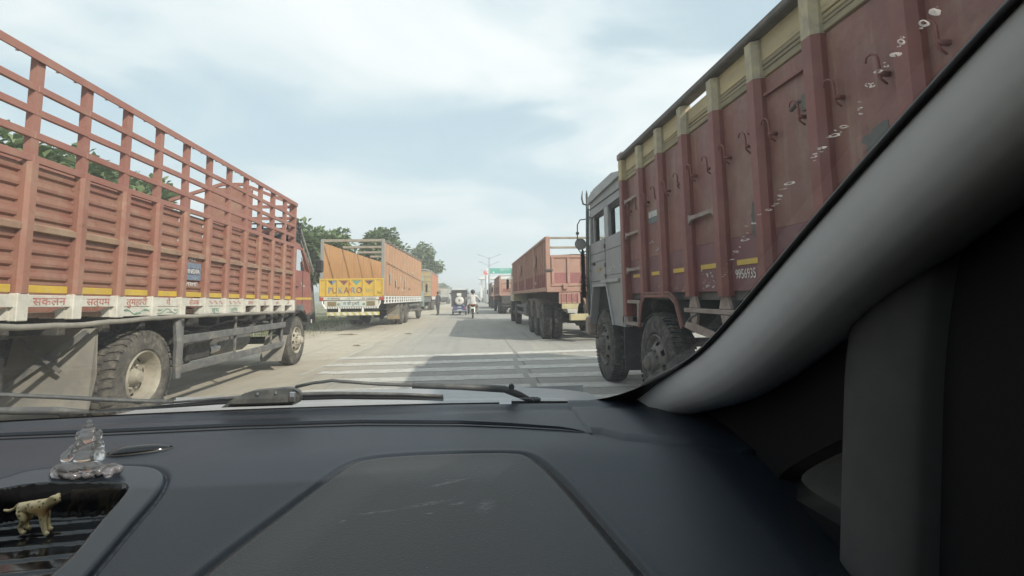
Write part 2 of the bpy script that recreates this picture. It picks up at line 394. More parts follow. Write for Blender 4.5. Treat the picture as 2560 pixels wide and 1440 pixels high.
def tree(label, x, y, top, rx, rz, nleaf, leaf=.2, seed=1, trunk=True, name='roadside_tree', spread=1.0):
    rnd = random.Random(seed)
    t = thing(name, label, 'tree', (x, y, -.03), 0, 'trees along the left verge')
    zc = top - rz
    cl = []           # clump centres: branch ends spread over the crown's volume
    k = 0
    while len(cl) < int(30 * spread):
        u = Vector((rnd.uniform(-1, 1), rnd.uniform(-1, 1), rnd.uniform(-1, 1)))
        if u.length > 1 or u.length < .35: continue
        lob = .78 + .22 * math.sin(3.1 * math.atan2(u.y, u.x) + seed) + rnd.uniform(-.12, .12)
        cl.append((Vector((u.x * rx * lob, u.y * rx * lob, zc + u.z * rz * (.85 + .15 * lob))), rnd.uniform(.22, .42) * rx * .8))
    m = MB(); V = m.v; Fc = m.f; Mi = m.mi
    for i in range(nleaf):
        c, r = cl[int(rnd.random() * len(cl))]
        d = Vector((rnd.gauss(0, 1), rnd.gauss(0, 1), rnd.gauss(0, .75))).normalized() * r * rnd.random() ** .45
        p = c + d
        out = (d + Vector((0, 0, .15)) + Vector((rnd.uniform(-.4, .4), rnd.uniform(-.4, .4), -.35)) * r).normalized()
        a = leaf * rnd.uniform(.7, 1.25); wd = a * rnd.uniform(.24, .36)
        sd_ = out.cross(Vector((rnd.uniform(-.6, .6), rnd.uniform(-.6, .6), 1))).normalized() * wd
        mid = p + out * a * .5 + Vector((0, 0, a * .08)); tip = p + out * a - Vector((0, 0, a * .12))
        b = len(V); V.extend((tuple(p), tuple(mid + sd_), tuple(tip), tuple(mid - sd_)))
        Fc.append((b, b + 1, b + 2, b + 3))
        q = rnd.random(); hi = (p.z - zc) / rz
        Mi.append(0 if q < .34 else (1 if q < .86 else 2))
    m.build('crown', LEAF, t)
    m = MB(); base = Vector((0, 0, 0)); fork = Vector((rnd.uniform(-.2, .2), rnd.uniform(-.2, .2), max(zc - rz * .8, 1.0)))
    r0 = .05 + .025 * top
    m.tube([base, base.lerp(fork, .3) + Vector((rnd.uniform(-.06, .06), 0, 0)), base.lerp(fork, .7), fork], [r0 * 1.25, r0, r0 * .85, r0 * .7], 9)
    for c, r in cl[::2]:
        md = fork.lerp(c, .5) + Vector((rnd.uniform(-.2, .2), rnd.uniform(-.2, .2), -.1))
        m.tube([fork, md, c], [r0 * .45, r0 * .25, r0 * .08], 5)
    m.build('trunk', M_BARK, t, smooth=True)
    return t
tree('leafy tree behind the red truck rails, leftmost of the row', -11.3, 12.0, 5.1, 1.55, 1.0, 3000, .30, 3)
tree('leafy tree behind the red truck rails, second of the row', -11.9, 14.6, 5.7, 1.6, 1.1, 3200, .30, 4)
tree('leafy tree behind the red truck rails, third of the row', -11.2, 16.6, 5.4, 1.5, 1.15, 3200, .30, 5)
tree('broad leafy tree between the red cab and the orange truck', -8.9, 28.0, 5.45, 2.3, 1.6, 6200, .32, 6, spread=1.4)
tree('leafy tree seen over the open back of orange truck', -9.6, 34.5, 5.7, 2.0, 1.5, 4300, .34, 9, spread=1.2)
tree('spreading leafy tree rising over the orange truck side', -7.3, 39.0, 6.65, 1.9, 1.6, 4800, .36, 7, spread=1.2)
tree('round leafy tree above the far orange box truck', -6.3, 66.0, 8.3, 2.4, 2.2, 5200, .44, 8, spread=1.4)
tree('small flat topped tree far off beyond the left trucks', -9.0, 152.0, 5.2, 2.8, .9, 1200, .7, 10, name='far_tree')
m = MB()
for i in range(11000):
    x = random.uniform(-13, -5.2); y = 15.5 + 20 * random.random()
    if x > -6.2 and random.random() < .75: continue
    h = random.uniform(.05, .20) * (1.2 if x < -6.5 else .8); a = random.random() * 6.3; l = random.uniform(.2, .9) * h; r = random.uniform(.004, .01)
    m.add([(x - r * math.sin(a), y + r * math.cos(a), -.03), (x + r * math.sin(a), y - r * math.cos(a), -.03), (x + l * math.cos(a), y + l * math.sin(a), h - .03)], [(0, 1, 2)], 0 if random.random() < .65 else 1)
tag(m.build('grass', M_GRASS), 'short rough green grass on the verge under the trees', 'grass', kind='stuff')

rnd = random.Random(5); m = MB()
M_FARLEAF = [leaf_mat('far_leaf_a', (.06, .085, .05), (.08, .11, .06)), leaf_mat('far_leaf_b', (.10, .12, .075), (.12, .14, .085))]
for i in range(210):
    cx = rnd.uniform(-190, 150); cy = rnd.uniform(300, 430); hgt = rnd.uniform(4.5, 8.5) * (1.15 if -35 < cx < -5 else 1); wd = rnd.uniform(3, 6.5)
    for k in range(70):
        a = rnd.random() * 6.28; rr = wd * rnd.random() ** .5; z = hgt * rnd.random() ** .7 * (1 - .55 * (rr / wd) ** 2)
        p = Vector((cx + rr * math.cos(a), cy + rr * math.sin(a), z)); d = Vector((rnd.gauss(0, 1), rnd.gauss(0, 1), rnd.gauss(0, 1))).normalized() * rnd.uniform(.7, 1.5)
        e = d.cross(Vector((rnd.gauss(0, 1), rnd.gauss(0, 1), rnd.gauss(0, 1)))).normalized() * rnd.uniform(.5, 1.0)
        m.add([tuple(p - d), tuple(p + e), tuple(p + d), tuple(p - e)], [(0, 1, 2, 3)], rnd.random() < .4)
tag(m.build('far_woodland', M_FARLEAF), 'hazy grey green belt of trees along the horizon', 'woodland', kind='stuff')

# ================================================================= far road furniture
M_GALV = mat('galvanised', (.30, .31, .32), (.25, .26, .27), rough=.5, metal=.2, scale=3)
M_WHITE = mat('white_paint', (.74, .74, .72), (.64, .63, .60), rough=.55, scale=3, streak=.2)
M_GREENS = mat('sign_green', (.015, .30, .22), (.02, .34, .25), rough=.4, scale=1)
M_REDS = mat('sign_red', (.62, .10, .07), rough=.5)
def lamp_post(x, y, h, label):
    t = thing('street_lamp', label, 'street lamp', (x, y, 0), R(4), 'double arm street lamps on the median')
    m = MB(); m.tube([(0, 0, 0), (0, 0, h * .5), (0, 0, h)], [.16, .13, .10], 10); m.build('pole', M_GALV, t, smooth=True)
    m = MB(); m.box(-.2, .2, -.2, .2, 0, .35, c=.02); m.build('base', M_CONC, t)
    for z, L_ in ((h, 1.9), (h * .84, 1.55)):
        for s in (-1, 1):
            m = MB(); m.tube([(0, 0, z - .35), (s * L_ * .5, 0, z + .12), (s * L_, 0, z + .42)], [.055, .05, .045], 6); a = m.build('arm', M_GALV, t)
            m = MB(); m.prism([(s * (L_ - .1), z + .36), (s * (L_ + .62), z + .58), (s * (L_ + .60), z + .66), (s * (L_ + .1), z + .55)], 'y', -.12, .12); m.build('lamp_head', M_GALV, a)
    return t
lamp_post(4.0, 102.0, 9.7, 'tall double arm street lamp standing beside green road sign')
lamp_post(5.6, 150.0, 9.0, 'farther street lamp half hidden behind green road sign')
t = thing('gantry_sign', 'green overhead road sign on white posts beyond the right trucks', 'road sign', (3.7, 108, 0))
m = MB(); m.tube([(0, 0, 0), (0, 0, 7.7)], .16, 10); m.build('post', M_WHITE, t, smooth=True)
m = MB(); m.tube([(9.2, 0, 0), (9.2, 0, 7.7)], .16, 10); m.build('post', M_WHITE, t, smooth=True)
m = MB(); m.tube([(0, 0.06, 7.45), (9.2, 0.06, 7.45)], .09, 8); m.tube([(0, 0.06, 6.75), (9.2, .06, 6.75)], .09, 8); m.build('beam', M_WHITE, t)
m = MB(); m.box(.55, 8.7, -.14, -.09, 6.5, 7.72, c=.01); b = m.build('sign_board', M_GREENS, t)
lettering('मुख्य नगर', .55, M_WHITE, t, (4.0, -.145, 7.4), ROT_REAR)
lettering('▲', .6, M_WHITE, t, (1.5, -.145, 6.8), ROT_REAR)
t = thing('warning_sign', 'small square red and white sign on post left of gantry', 'road sign', (2.9, 92, 0))
m = MB(); m.tube([(0, 0, 0), (0, 0, 6.4)], .09, 8); m.build('post', M_GALV, t)
m = MB(); m.box(-.5, .5, -.06, -.02, 5.35, 6.35, c=.01); m.build('sign_board', M_WHITE, t)
m = MB(); m.box(-.38, -.06, -.072, -.062, 5.6, 6.15); m.box(.06, .36, -.072, -.062, 5.5, 5.95); m.box(-.46, .46, -.072, -.062, 6.22, 6.3); m.build('emblem', M_REDS, t)
for x, y, h, lb in ((3.9, 118, 6.5, 'white square post standing behind the red and white sign'), (2.7, 125, 4.6, 'slim white post farthest left of the median posts')):
    t = thing('marker_post', lb, 'post', (x, y, 0), 0, 'white posts on the median')
    m = MB(); m.box(-.16, .16, -.16, .16, 0, h, c=.02); m.build('shaft', M_WHITE, t)
    m = MB(); m.box(-.45, .45, -.2, .2, h, h + .18, c=.02); m.build('cap', M_CONC, t)
t = thing('toll_canopy', 'pale canopy beam on columns beyond the right trucks', 'canopy', (3.0, 170, 0))
m = MB(); m.box(0, 22, 0, 8, 7.6, 8.5, c=.05); m.build('roof', M_WHITE, t)
for x in (1.0, 11, 21): m = MB(); m.box(x - .3, x + .3, 3, 3.6, 0, 7.6); m.build('column', M_WHITE, t)
t = thing('median_kerb', 'low concrete kerb running along the median ahead', 'kerb', (0, 0, 0))
for i in range(22):
    y = 66 + i * 4.0; x = 3.5 - .004 * (y - 66)
    m = MB(); m.prism([(x, 0), (x + .5, 0), (x + .5, .2), (x + .05, .2), (x, .14)], 'y', y, y + 3.94); m.build('kerb_stone', M_CONC, t)
t = thing('crash_barrier', 'grey concrete parapet along the rising road ahead', 'barrier', (0, 0, 0))
for i in range(26):
    y = 118 + i * 6.0; x = 3.2 - .018 * (y - 118) - .00012 * (y - 118) ** 2; z = .012 * (y - 118)
    m = MB(); m.prism([(x, -.1), (x + .5, -.1), (x + .5, .25 + z), (x + .33, .5 + z), (x + .3, 1.0 + z), (x + .1, 1.0 + z), (x + .08, .5 + z), (x, .25 + z)], 'y', y, y + 5.95); m.build('panel', M_CONC, t)
# ================================================================= shared truck materials and wheels
DUST = (.36, .32, .25)
M_RED = mat('red_paint', (.285, .127, .094), (.25, .112, .084), rough=.6, scale=2.2, dust=(.33, .23, .165), dustamt=.62, streak=.42, rust=(.13, .07, .04), rustamt=.55, bump=.15, bscale=40, dent=.5, fade=((.32, .175, .125), .6))
M_REDTOP = mat('red_paint_clean', (.30, .130, .099), (.27, .118, .092), rough=.55, scale=3, dust=(.33, .22, .16), dustamt=.4, rust=(.14, .08, .05), rustamt=.4, fade=((.33, .165, .125), .5))
M_DUSTRAIL = mat('dusty_rail', (.30, .20, .135), (.25, .145, .10), rough=.85, scale=4, dust=DUST, dustamt=.5)
M_BOARD = mat('white_board', (.62, .60, .53), (.52, .50, .44), rough=.65, scale=5, dust=(.36, .34, .28), dustamt=.5, streak=.3, rust=(.22, .17, .11), rustamt=.5)
M_YEL = mat('yellow_band', (.58, .40, .05), (.50, .34, .06), rough=.5, scale=6, dust=DUST, dustamt=.4)
M_CHAS = mat('chassis', (.035, .035, .036), (.055, .052, .048), rough=.75, scale=5, dust=(.16, .145, .12), dustamt=.6)
M_GUARD = mat('grey_guard', (.10, .105, .11), (.14, .14, .135), rough=.65, scale=4, dust=(.30, .27, .22), dustamt=.6)
M_TYRE = mat('tyre', (.030, .029, .028), (.045, .043, .040), rough=.85, scale=6, dust=(.19, .17, .14), dustamt=.75, bump=.2, bscale=80)
M_TYRED = mat('tyre_dusty', (.06, .056, .05), (.10, .092, .08), rough=.9, scale=5, dust=(.27, .24, .19), dustamt=.7, bump=.2, bscale=80)
M_RIMC = mat('rim_cream', (.40, .37, .30), (.30, .275, .22), rough=.6, scale=9, dust=(.33, .29, .22), dustamt=.5, rust=(.15, .09, .05), rustamt=.6)
M_RIMG = mat('rim_grey', (.10, .097, .09), (.15, .14, .125), rough=.7, scale=9, dust=(.24, .21, .17), dustamt=.6)
M_HOLE = mat('dark_recess', (.012, .012, .012), rough=.9)
M_BLACK = mat('black_plastic', (.022, .022, .023), (.03, .03, .03), rough=.5, scale=6, dust=(.14, .13, .11), dustamt=.35)
M_CHROME = mat('steel', (.55, .55, .55), (.42, .42, .42), rough=.3, metal=.9, scale=9)
M_FLAP = mat('grey_flap', (.27, .255, .22), (.21, .20, .175), rough=.85, scale=2.5, dust=(.36, .33, .27), dustamt=.5, streak=.25)
M_GTEXT = mat('green_lettering', (.10, .26, .17), (.16, .32, .23), rough=.6, scale=14, dust=(.5, .49, .43), dustamt=.5)
M_RTEXT = mat('red_lettering', (.42, .12, .10), (.48, .23, .19), rough=.6, scale=14, dust=(.55, .5, .45), dustamt=.4)
M_BTEXT = mat('black_lettering', (.045, .042, .04), (.10, .095, .085), rough=.6, scale=14)
M_WTEXT = mat('white_lettering', (.70, .69, .65), (.55, .52, .47), rough=.6, scale=18, dust=(.4, .25, .2), dustamt=.5)

def glass_mat(name, tint=(1, 1, 1), refl=1.0, rough=.0, dirt=0.0):
    m = bpy.data.materials.new(name); m.use_nodes = True; nt = m.node_tree; N = nt.nodes; L = nt.links
    N.remove(N['Principled BSDF'])
    tr = N.new('ShaderNodeBsdfTransparent'); tr.inputs[0].default_value = (*tint, 1)
    gl = N.new('ShaderNodeBsdfGlossy'); gl.inputs['Roughness'].default_value = rough
    fr = N.new('ShaderNodeFresnel'); fr.inputs[0].default_value = 1.5
    mu = N.new('ShaderNodeMath'); mu.operation = 'MULTIPLY'; L.new(fr.outputs[0], mu.inputs[0]); mu.inputs[1].default_value = refl
    mx = N.new('ShaderNodeMixShader'); L.new(mu.outputs[0], mx.inputs[0]); L.new(tr.outputs[0], mx.inputs[1]); L.new(gl.outputs[0], mx.inputs[2])
    out = mx.outputs[0]
    if dirt:
        n = N.new('ShaderNodeTexNoise'); n.inputs['Scale'].default_value = 6; n.inputs['Detail'].default_value = 8; n.inputs['Roughness'].default_value = .7
        L.new(N.new('ShaderNodeNewGeometry').outputs['Position'], n.inputs['Vector'])
        r = N.new('ShaderNodeMapRange'); L.new(n.outputs['Fac'], r.inputs[0]); r.inputs[1].default_value = .35; r.inputs[2].default_value = .8; r.inputs[3].default_value = dirt * .5; r.inputs[4].default_value = dirt
        dd = N.new('ShaderNodeBsdfDiffuse'); dd.inputs[0].default_value = (.5, .48, .44, 1)
        dt = N.new('ShaderNodeBsdfTranslucent'); dt.inputs[0].default_value = (.75, .74, .72, 1)
        df = N.new('ShaderNodeMixShader'); df.inputs[0].default_value = .7; L.new(dd.outputs[0], df.inputs[1]); L.new(dt.outputs[0], df.inputs[2])
        m2 = N.new('ShaderNodeMixShader'); L.new(r.outputs[0], m2.inputs[0]); L.new(out, m2.inputs[1]); L.new(df.outputs[0], m2.inputs[2]); out = m2.outputs[0]
    L.new(out, N['Material Output'].inputs[0]); return m
M_GLASS = glass_mat('cab_glass', (.42, .46, .44), 1.3, .0, .05)

class Rig:
    """a truck standing at (x, y); q runs inward from its road-facing side"""
    def __init__(s, name, label, sx, x, y, rz=0, shear=0.0, group=None, oy=None, cat='truck'):
        s.root = thing(name, label, cat, (x, y, 0), rz, group); s.sx = sx; s.sh = shear; s.oy = y if oy is None else oy
    def mb(s, sh=False): return MB(s.sx, s.sh if sh else 0.0, s.oy)
    def put(s, name, me, q=0, y=0, z=0, parent=None): return link(name, me, parent or s.root, (s.sx * q, y, z))
    def text(s, body, size, mt, q, y, z, side=True, **k):
        yy = y - s.oy
        return lettering(body, size, mt, s.root, (s.sx * q, yy, z + s.sh * yy if side else z), (ROT_LSIDE if s.sx < 0 else ROT_RSIDE) if side else ROT_REAR, **k)
_wm = {}
def wheel_meshes(sx, r, style, lugs, tm, rm):
    key = (sx, round(r, 3), style, lugs, tm.name, rm.name)
    if key in _wm: return _wm[key]
    w_ = .25
    def tyre(m, x0):
        m.lathe([(x0 + a, b * r) for a, b in ((.04, .54), (.004, .60), (-.004, .74), (.010, .88), (.030, .955), (.055, .975), (w_ - .055, .975), (w_ - .03, .955), (w_ - .01, .88), (w_ + .004, .74), (w_ - .004, .6), (w_ - .04, .54))], n=44)
        if lugs:
            n = 34 if lugs == 1 else 58
            LO, HI = (.972, 1.0) if lugs == 1 else (.968, .992)
            for k in range(n):
                for row in (0, 1):
                    t = 2 * math.pi * (k + .5 * row) / n; dt = 2 * math.pi / n * .31
                    xa, xb = (x0 + .008, x0 + w_ * .47) if row == 0 else (x0 + w_ * .53, x0 + w_ - .008)
                    vs = []
                    for x, ri, ro, sk in ((xa, .90 if lugs == 1 else .945, LO, 0), (xa + .03 if row == 0 else xa, .95, HI, 0), (xb - (.03 if row else 0), .95, HI, .6), (xb, (.90 if lugs == 1 else .945) if row else .95, LO if row else HI, .6)):
                        for rr in (ri, ro):
                            for e in (-dt, dt):
                                a = t + e + sk * dt * (1 if row == 0 else -1)
                                vs.append((x, rr * r * math.cos(a), rr * r * math.sin(a)))
                    fs = []
                    for j in range(3):
                        b = j * 4; c = b + 4
                        fs += [(b + 2, b + 3, c + 3, c + 2), (b, b + 2, c + 2, c), (b + 1, c + 1, c + 3, b + 3)]
                    fs += [(0, 1, 3, 2), (12, 14, 15, 13)]
                    m.add(vs, fs)
    m = MB(sx); tyre(m, 0)
    if style == 'dual': tyre(m, .31)
    ty = m.mesh('tyre', tm, smooth=True, angle=35)
    m = MB(sx); n = 40
    if style == 'steer':
        prof = [(.05, .56), (.012, .555), (.0, .54), (.012, .51), (.055, .485), (.06, .45), (.035, .41), (.005, .34), (-.012, .29), (-.015, .21), (-.03, .205), (-.06, .19), (-.075, .15), (-.10, .14), (-.115, .10), (-.118, .002)]
        hole = 6; nut_x, nut_r = -.013, .25
    else:
        prof = [(.05, .56), (.012, .555), (.0, .54), (.012, .515), (.05, .505), (.10, .485), (.145, .465), (.15, .43), (.145, .38), (.135, .29), (.135, .21), (.11, .17), (.08, .155), (.06, .12), (.045, .11), (.04, .002)]
        hole = 8 if False else 7; nut_x, nut_r = .133, .245
    m.lathe([(a, b * r) for a, b in prof], n=n, skip=lambda i, k: i == hole and k % 5 in (0, 1))
    m.lathe([(.19, .5 * r), (.19, .01)], n=24, mi=1)
    rim = m
    for k in range(10):
        t = 2 * math.pi * k / 10; c = (0, nut_r * r * math.cos(t), nut_r * r * math.sin(t))
        rim.lathe([(nut_x + .01, .016), (nut_x - .028, .015), (nut_x - .032, .009), (nut_x - .032, .001)], c, n=6)
    ri = rim.mesh('rim', [rm, M_HOLE], smooth=True, angle=40)
    _wm[key] = (ty, ri); return ty, ri
def wheel(rig, y, r, style='dual', q=.0, lugs=True, tm=None, rm=None, both=True, width=2.4):
    ty, ri = wheel_meshes(rig.sx, r, style, lugs, tm or M_TYRE, rm or M_RIMG)
    t = rig.put('wheel', ty, q, y - rig.oy, r)
    link('rim', ri, t)
    if both:
        ty, ri = wheel_meshes(-rig.sx, r, style, False, tm or M_TYRE, rm or M_RIMG)
        t = rig.put('wheel', ty, width - q, y - rig.oy, r); link('rim', ri, t)
def axle(rig, y, r, width=2.4):
    m = rig.mb(); m.tube([(.3, y, r), (width - .3, y, r)], .07, 8); m.lathe([(width / 2 - .2, .05), (width / 2 - .12, .17), (width / 2 + .12, .17), (width / 2 + .2, .05)], (0, y, r), n=14); m.build('axle', M_CHAS, rig.root, smooth=True)

# ================================================================= red high-railed truck, left of the car
T = Rig('cargo_truck', 'red cargo truck with tall open rails and white painted skirt boards', -1, -3.4, 6.6, shear=-.014)
W = 2.4; PITCH = .514; posts = [9.62 - PITCH * k for k in range(15)]; YR = posts[-1]; YF = posts[0]
m = T.mb()
for q in (.78, 1.54): m.box(q, q + .08, YR + .2, 10.9, .70, .95, c=.008)
for k in range(8): m.box(.86, 1.54, YR + .6 + k * 1.1, YR + .7 + k * 1.1, .74, .90)
m.build('chassis', M_CHAS, T.root)
m = T.mb(True); m.box(.10, W - .10, YR, YF, 1.12, 1.16); m.build('floor', M_DUSTRAIL, T.root)
for y in posts:
    m = T.mb(True); m.box(.09, W - .09, y - .04, y + .04, .965, 1.118, c=.005); m.build('cross_joist', M_CHAS, T.root)
# bottom edge pipe
m = T.mb(True); pts = []
for k in range(48):
    y = YR + (YF - YR) * k / 47; pts.append((-.012 + .012 * math.sin(k * .9), y, 1.085 - (.035 * math.exp(-((y - 4.4) / .8) ** 2)) + .004 * math.sin(k * 1.7)))
m.tube(pts, .024, 8); m.build('edge_rail', M_FLAP, T.root, smooth=True)
# shared bay pieces (built around y = 0)
def bay_mesh(name, mt, fn, smooth=False):
    m = MB(-1, -.014, 0.0); fn(m); return m.mesh(name, mt, smooth)
h = PITCH / 2 - .045
def corr(m, z0, z1, n, q0=.045):
    pr = []; p = (z1 - z0) / n
    for i in range(n):
        z = z0 + i * p
        pr += [(q0 + .014, z), (q0 + .014, z + p * .30), (q0 - .006, z + p * .42), (q0 - .010, z + p * .62), (q0 - .006, z + p * .93), (q0 + .014, z + p * .96)]
    pr.append((q0 + .014, z1))
    vs = [(q, y, z) for q, z in pr for y in (-h, h)]
    m.add(vs, [(2 * i, 2 * i + 1, 2 * i + 3, 2 * i + 2)[::-1] for i in range(len(pr) - 1)])
    m.add([(q0 + .03, -h, z0), (q0 + .03, h, z0), (q0 + .03, h, z1), (q0 + .03, -h, z1)], [(0, 1, 2, 3)])
me_up = bay_mesh('upper_panel', M_RED, lambda m: corr(m, 1.86, 2.325, 4))
me_lo = bay_mesh('lower_panel', M_RED, lambda m: corr(m, 1.385, 1.80, 4))
me_yel = bay_mesh('yellow_band', M_YEL, lambda m: m.box(.028, .05, -h + .01, h - .01, 1.318, 1.378, c=.003))
me_mid = bay_mesh('mid_rail', M_DUSTRAIL, lambda m: m.prism([(-.005, 1.80), (-.005, 1.845), (.04, 1.868), (.055, 1.868), (.055, 1.79)], 'y', -h - .001, h + .001))
me_band = bay_mesh('text_board', M_BOARD, lambda m: m.box(.0, .03, -h - .002, h + .002, 1.205, 1.302, c=.004))
me_low = bay_mesh('lower_board', M_BOARD, lambda m: m.box(.006, .03, -h - .002, h + .002, 1.108, 1.202, c=.004))
me_gus = bay_mesh('gusset', M_BOARD, lambda m: m.prism([(.03, 1.11), (.03, 1.2), (.05, 1.2), (.22, 1.13), (.22, 1.11)], 'y', h - .03, h))
me_rail = bay_mesh('rail', M_REDTOP, lambda m: m.box(-.002, .028, -PITCH / 2, PITCH / 2, -.029, .029, c=.004))
def post_fn(m):
    w_ = .045
    m.prism([(.05, -w_), (.0, -w_), (-.028, -w_ * .62), (-.028, w_ * .62), (.0, w_), (.05, w_)], 'z', 1.31, 2.33)
me_post = bay_mesh('post', M_RED, post_fn)
me_pup = bay_mesh('upper_post', M_REDTOP, lambda m: m.prism([(.055, -.035), (.001, -.035), (.001, .035), (.055, .035)], 'z', 2.33, 3.18))
me_pw = bay_mesh('skirt_post', M_BOARD, lambda m: m.box(-.022, .05, -.05, .05, 1.10, 1.312, c=.006))
wz = lambda y: -.014 * (y - 6.6)
for k, y in enumerate(posts):
    T.put('post', me_post, random.uniform(-.004, .004), y - 6.6, wz(y)); up_ = T.put('upper_post', me_pup, 0, y - 6.6, wz(y)); up_.rotation_euler = (random.uniform(-.003, .003), random.uniform(-.002, .002), random.uniform(-.05, .05)); T.put('skirt_post', me_pw, 0, y - 6.6, wz(y))
    if k == len(posts) - 1: break
    yc = y - PITCH / 2; z = wz(yc)
    T.put('upper_panel', me_up, 0, yc - 6.6, z); T.put('lower_panel', me_lo, 0, yc - 6.6, z); T.put('mid_rail', me_mid, 0, yc - 6.6, z)
    T.put('yellow_band', me_yel, 0, yc - 6.6, z); T.put('text_board', me_band, 0, yc - 6.6, z)
    if k in (4, 5, 7, 8): T.put('lower_board', me_low, 0, yc - 6.6, z)
    else: T.put('gusset', me_gus, 0, yc - 6.6, z)
    for zz in (2.358, 2.545, 2.735, 2.93):
        r_ = T.put('rail', me_rail, -.006 if zz < 2.4 else -.003, yc - 6.6, z + zz + random.uniform(-.004, .004)); r_.rotation_euler = (random.uniform(-.010, .010), 0, random.uniform(-.012, .012))
m = T.mb(True); m.prism([(-.025, 3.135), (-.025, 3.20), (.06, 3.20), (.06, 3.185), (-.01, 3.185), (-.01, 3.135)], 'y', YR, YF + .03); m.build('top_rail', M_REDTOP, T.root)
m = T.mb(True)
for k in range(40): m.tube([(.02, YR + .1 + k * .18, 3.185), (.02, YR + .1 + k * .18, 3.145)], .012, 6)
m.build('bolts', M_CHROME, T.root)
# far side and tail
m = T.mb(True); m.box(W - .05, W, YR, YF, 1.12, 2.36)
m.build('far_side_panel', M_RED, T.root)
for y in posts[::2]: T.put('far_post', me_pup, W - .055, y - 6.6, wz(y))
for zz in (2.545, 2.735, 2.93, 3.12): m = T.mb(True); m.box(W - .03, W - .001, YR, YF, zz - .025, zz + .025); m.build('far_rail', M_REDTOP, T.root)
m = T.mb(True); m.box(.05, W - .05, YR + .01, YR + .05, 1.16, 2.3); m.build('tailgate', M_RED, T.root)
# gabled headboard at the front of the body
m = T.mb(); z0 = 1.15
m.bar((.06, YF - .02, 3.14), (1.0, YF - .02, 3.52), .05, .06); m.bar((W - .06, YF - .02, 3.2), (1.4, YF - .02, 3.52), .05, .06); m.bar((1.0, YF - .02, 3.52), (1.4, YF - .02, 3.52), .05, .06)
for q in (.08, .45, .85, 1.6, 2.0, W - .08): m.box(q - .03, q + .03, YF - .04, YF, z0, 3.14 + min(max(q - .1, 0), max(W - q - .1, 0)) * .36)
for z in (2.35, 2.6, 2.85, 3.08): m.box(.06, .85, YF - .03, YF - .005, z - .03, z + .03)
m.build('headboard_frame', M_REDTOP, T.root)
m = T.mb(); m.box(.86, 1.62, YF - .045, YF - .01, 2.2, 3.45, c=.01); m.build('headboard_panel', M_RED, T.root)
m = T.mb(); m.box(.05, W - .05, YF - .03, YF, z0, 2.25); m.build('headboard', M_RED, T.root)
# lettering on the skirt boards
def bayc(k): return posts[k] - PITCH / 2
for k, s_, sz in ((12, 'जय', .085), (11, 'सकलन', .10), (10, 'सत्यमे', .10), (9, 'तुम्हारी', .095)):
    pass
for k, s_, sz in ((13, 'जय', .08), (11, 'श्री', .08), (10, 'सकलन', .085), (9, 'सत्यम', .085), (8, 'तुमहारी', .085), (7, 'में', .085), (6, 'सेवक', .08), (3, 'लगन', .075), (2, 'तू', .08), (1, 'राम', .07), (0, 'ॐ', .07)):
    T.text(s_, sz * 1.08, M_RTEXT, -.0025, bayc(k), 1.25, sx=1.25)
for k, s_ in ((5, 'शुभ'), (4, 'लाभ')): T.text(s_, .09, M_GTEXT, .0035, bayc(k), 1.148, sx=1.4)
T_LB = {}
def swirl(pts, r=.006): 
    m = T.mb(True); m.tube(pts, r, 5); return m
for k in (7, 8):
    yc = bayc(k)
for k0, n_ in ((8, 0), (7, 1)):
    yc = bayc(k0); pts = [(.004, yc - h + 2 * h * i / 30, 1.152 + .026 * math.sin(i / 30 * 2 * math.pi * 1.5 + n_ * math.pi)) for i in range(31)]
    swirl(pts, .004).build('painted_wave', M_GTEXT, T.root)
    for j in range(3):
        c = yc + (-.14, .02, .15)[j]; zc = 1.15 + (.028, -.022, .026)[j]
        m = T.mb(True)
        for q_ in range(3): m.tube([(.004, c + .012 * q_ + .034 * math.cos(a), zc + .016 * math.sin(a)) for a in [math.pi * (.1 + .8 * i / 8) * (1 if j == 1 else -1) for i in range(9)]], .0028, 4)
        m.build('painted_scroll', M_GTEXT, T.root)
for k0 in (4, 5):
    yc = bayc(k0)
    for j in (-1, 0, 1): swirl([(-.002, yc + j * .13 + .05 * (i / 8 - .5) * 2, 1.255 + .018 * math.sin(i / 8 * 2 * math.pi)) for i in range(9)], .004).build('painted_scroll', M_RTEXT, T.root)
# blue and white painted notice on the lower panel
M_BLUE = mat('faded_blue', (.11, .15, .22), (.17, .21, .27), rough=.6, scale=18, dust=(.45, .45, .45), dustamt=.5)
yc = bayc(6); m = T.mb(True)
for i in range(3): m.box(.028, .036, yc - .17, yc + .17, 1.525 + i * .073, 1.592 + i * .073)
m.build('blue_notice', M_BLUE, T.root)
T.text('ALL', .085, M_WTEXT, .030, yc - .03, 1.785, sx=1.2); T.text('INDIA', .08, M_WTEXT, .024, yc, 1.63, sx=1.2); T.text('PERMIT', .075, M_WTEXT, .030, yc - .01, 1.47, sx=1.05)
# running gear
wheel(T, 5.5, .485, 'dual', .03, True, M_TYRED, M_RIMC); wheel(T, 9.98, .475, 'steer', .03, 2, M_TYRED, M_RIMC)
axle(T, 5.5, .485); axle(T, 9.98, .485)
m = T.mb(); m.box(.02, .07, 6.12, 9.35, .765, .865, c=.008); m.build('side_guard_rail', M_GUARD, T.root)
m = T.mb(); m.box(.02, .07, 6.12, 9.35, .42, .515, c=.008); m.build('side_guard_rail', M_GUARD, T.root)
for y, w_ in ((6.17, .06), (7.55, .02), (8.85, .02), (9.33, .025)): m = T.mb(); m.box(.072, .10, y - w_, y + w_, .42, 1.06, c=.004); m.build('side_guard_post', M_GUARD, T.root)
m = T.mb(); m.tube([(.05, 6.03, 1.06), (.01, 6.02, .8), (.02, 6.03, .5), (.0, 6.01, .38)], [.045, .05, .045, .03], 7); m.build('hanging_strap', M_GUARD, T.root)
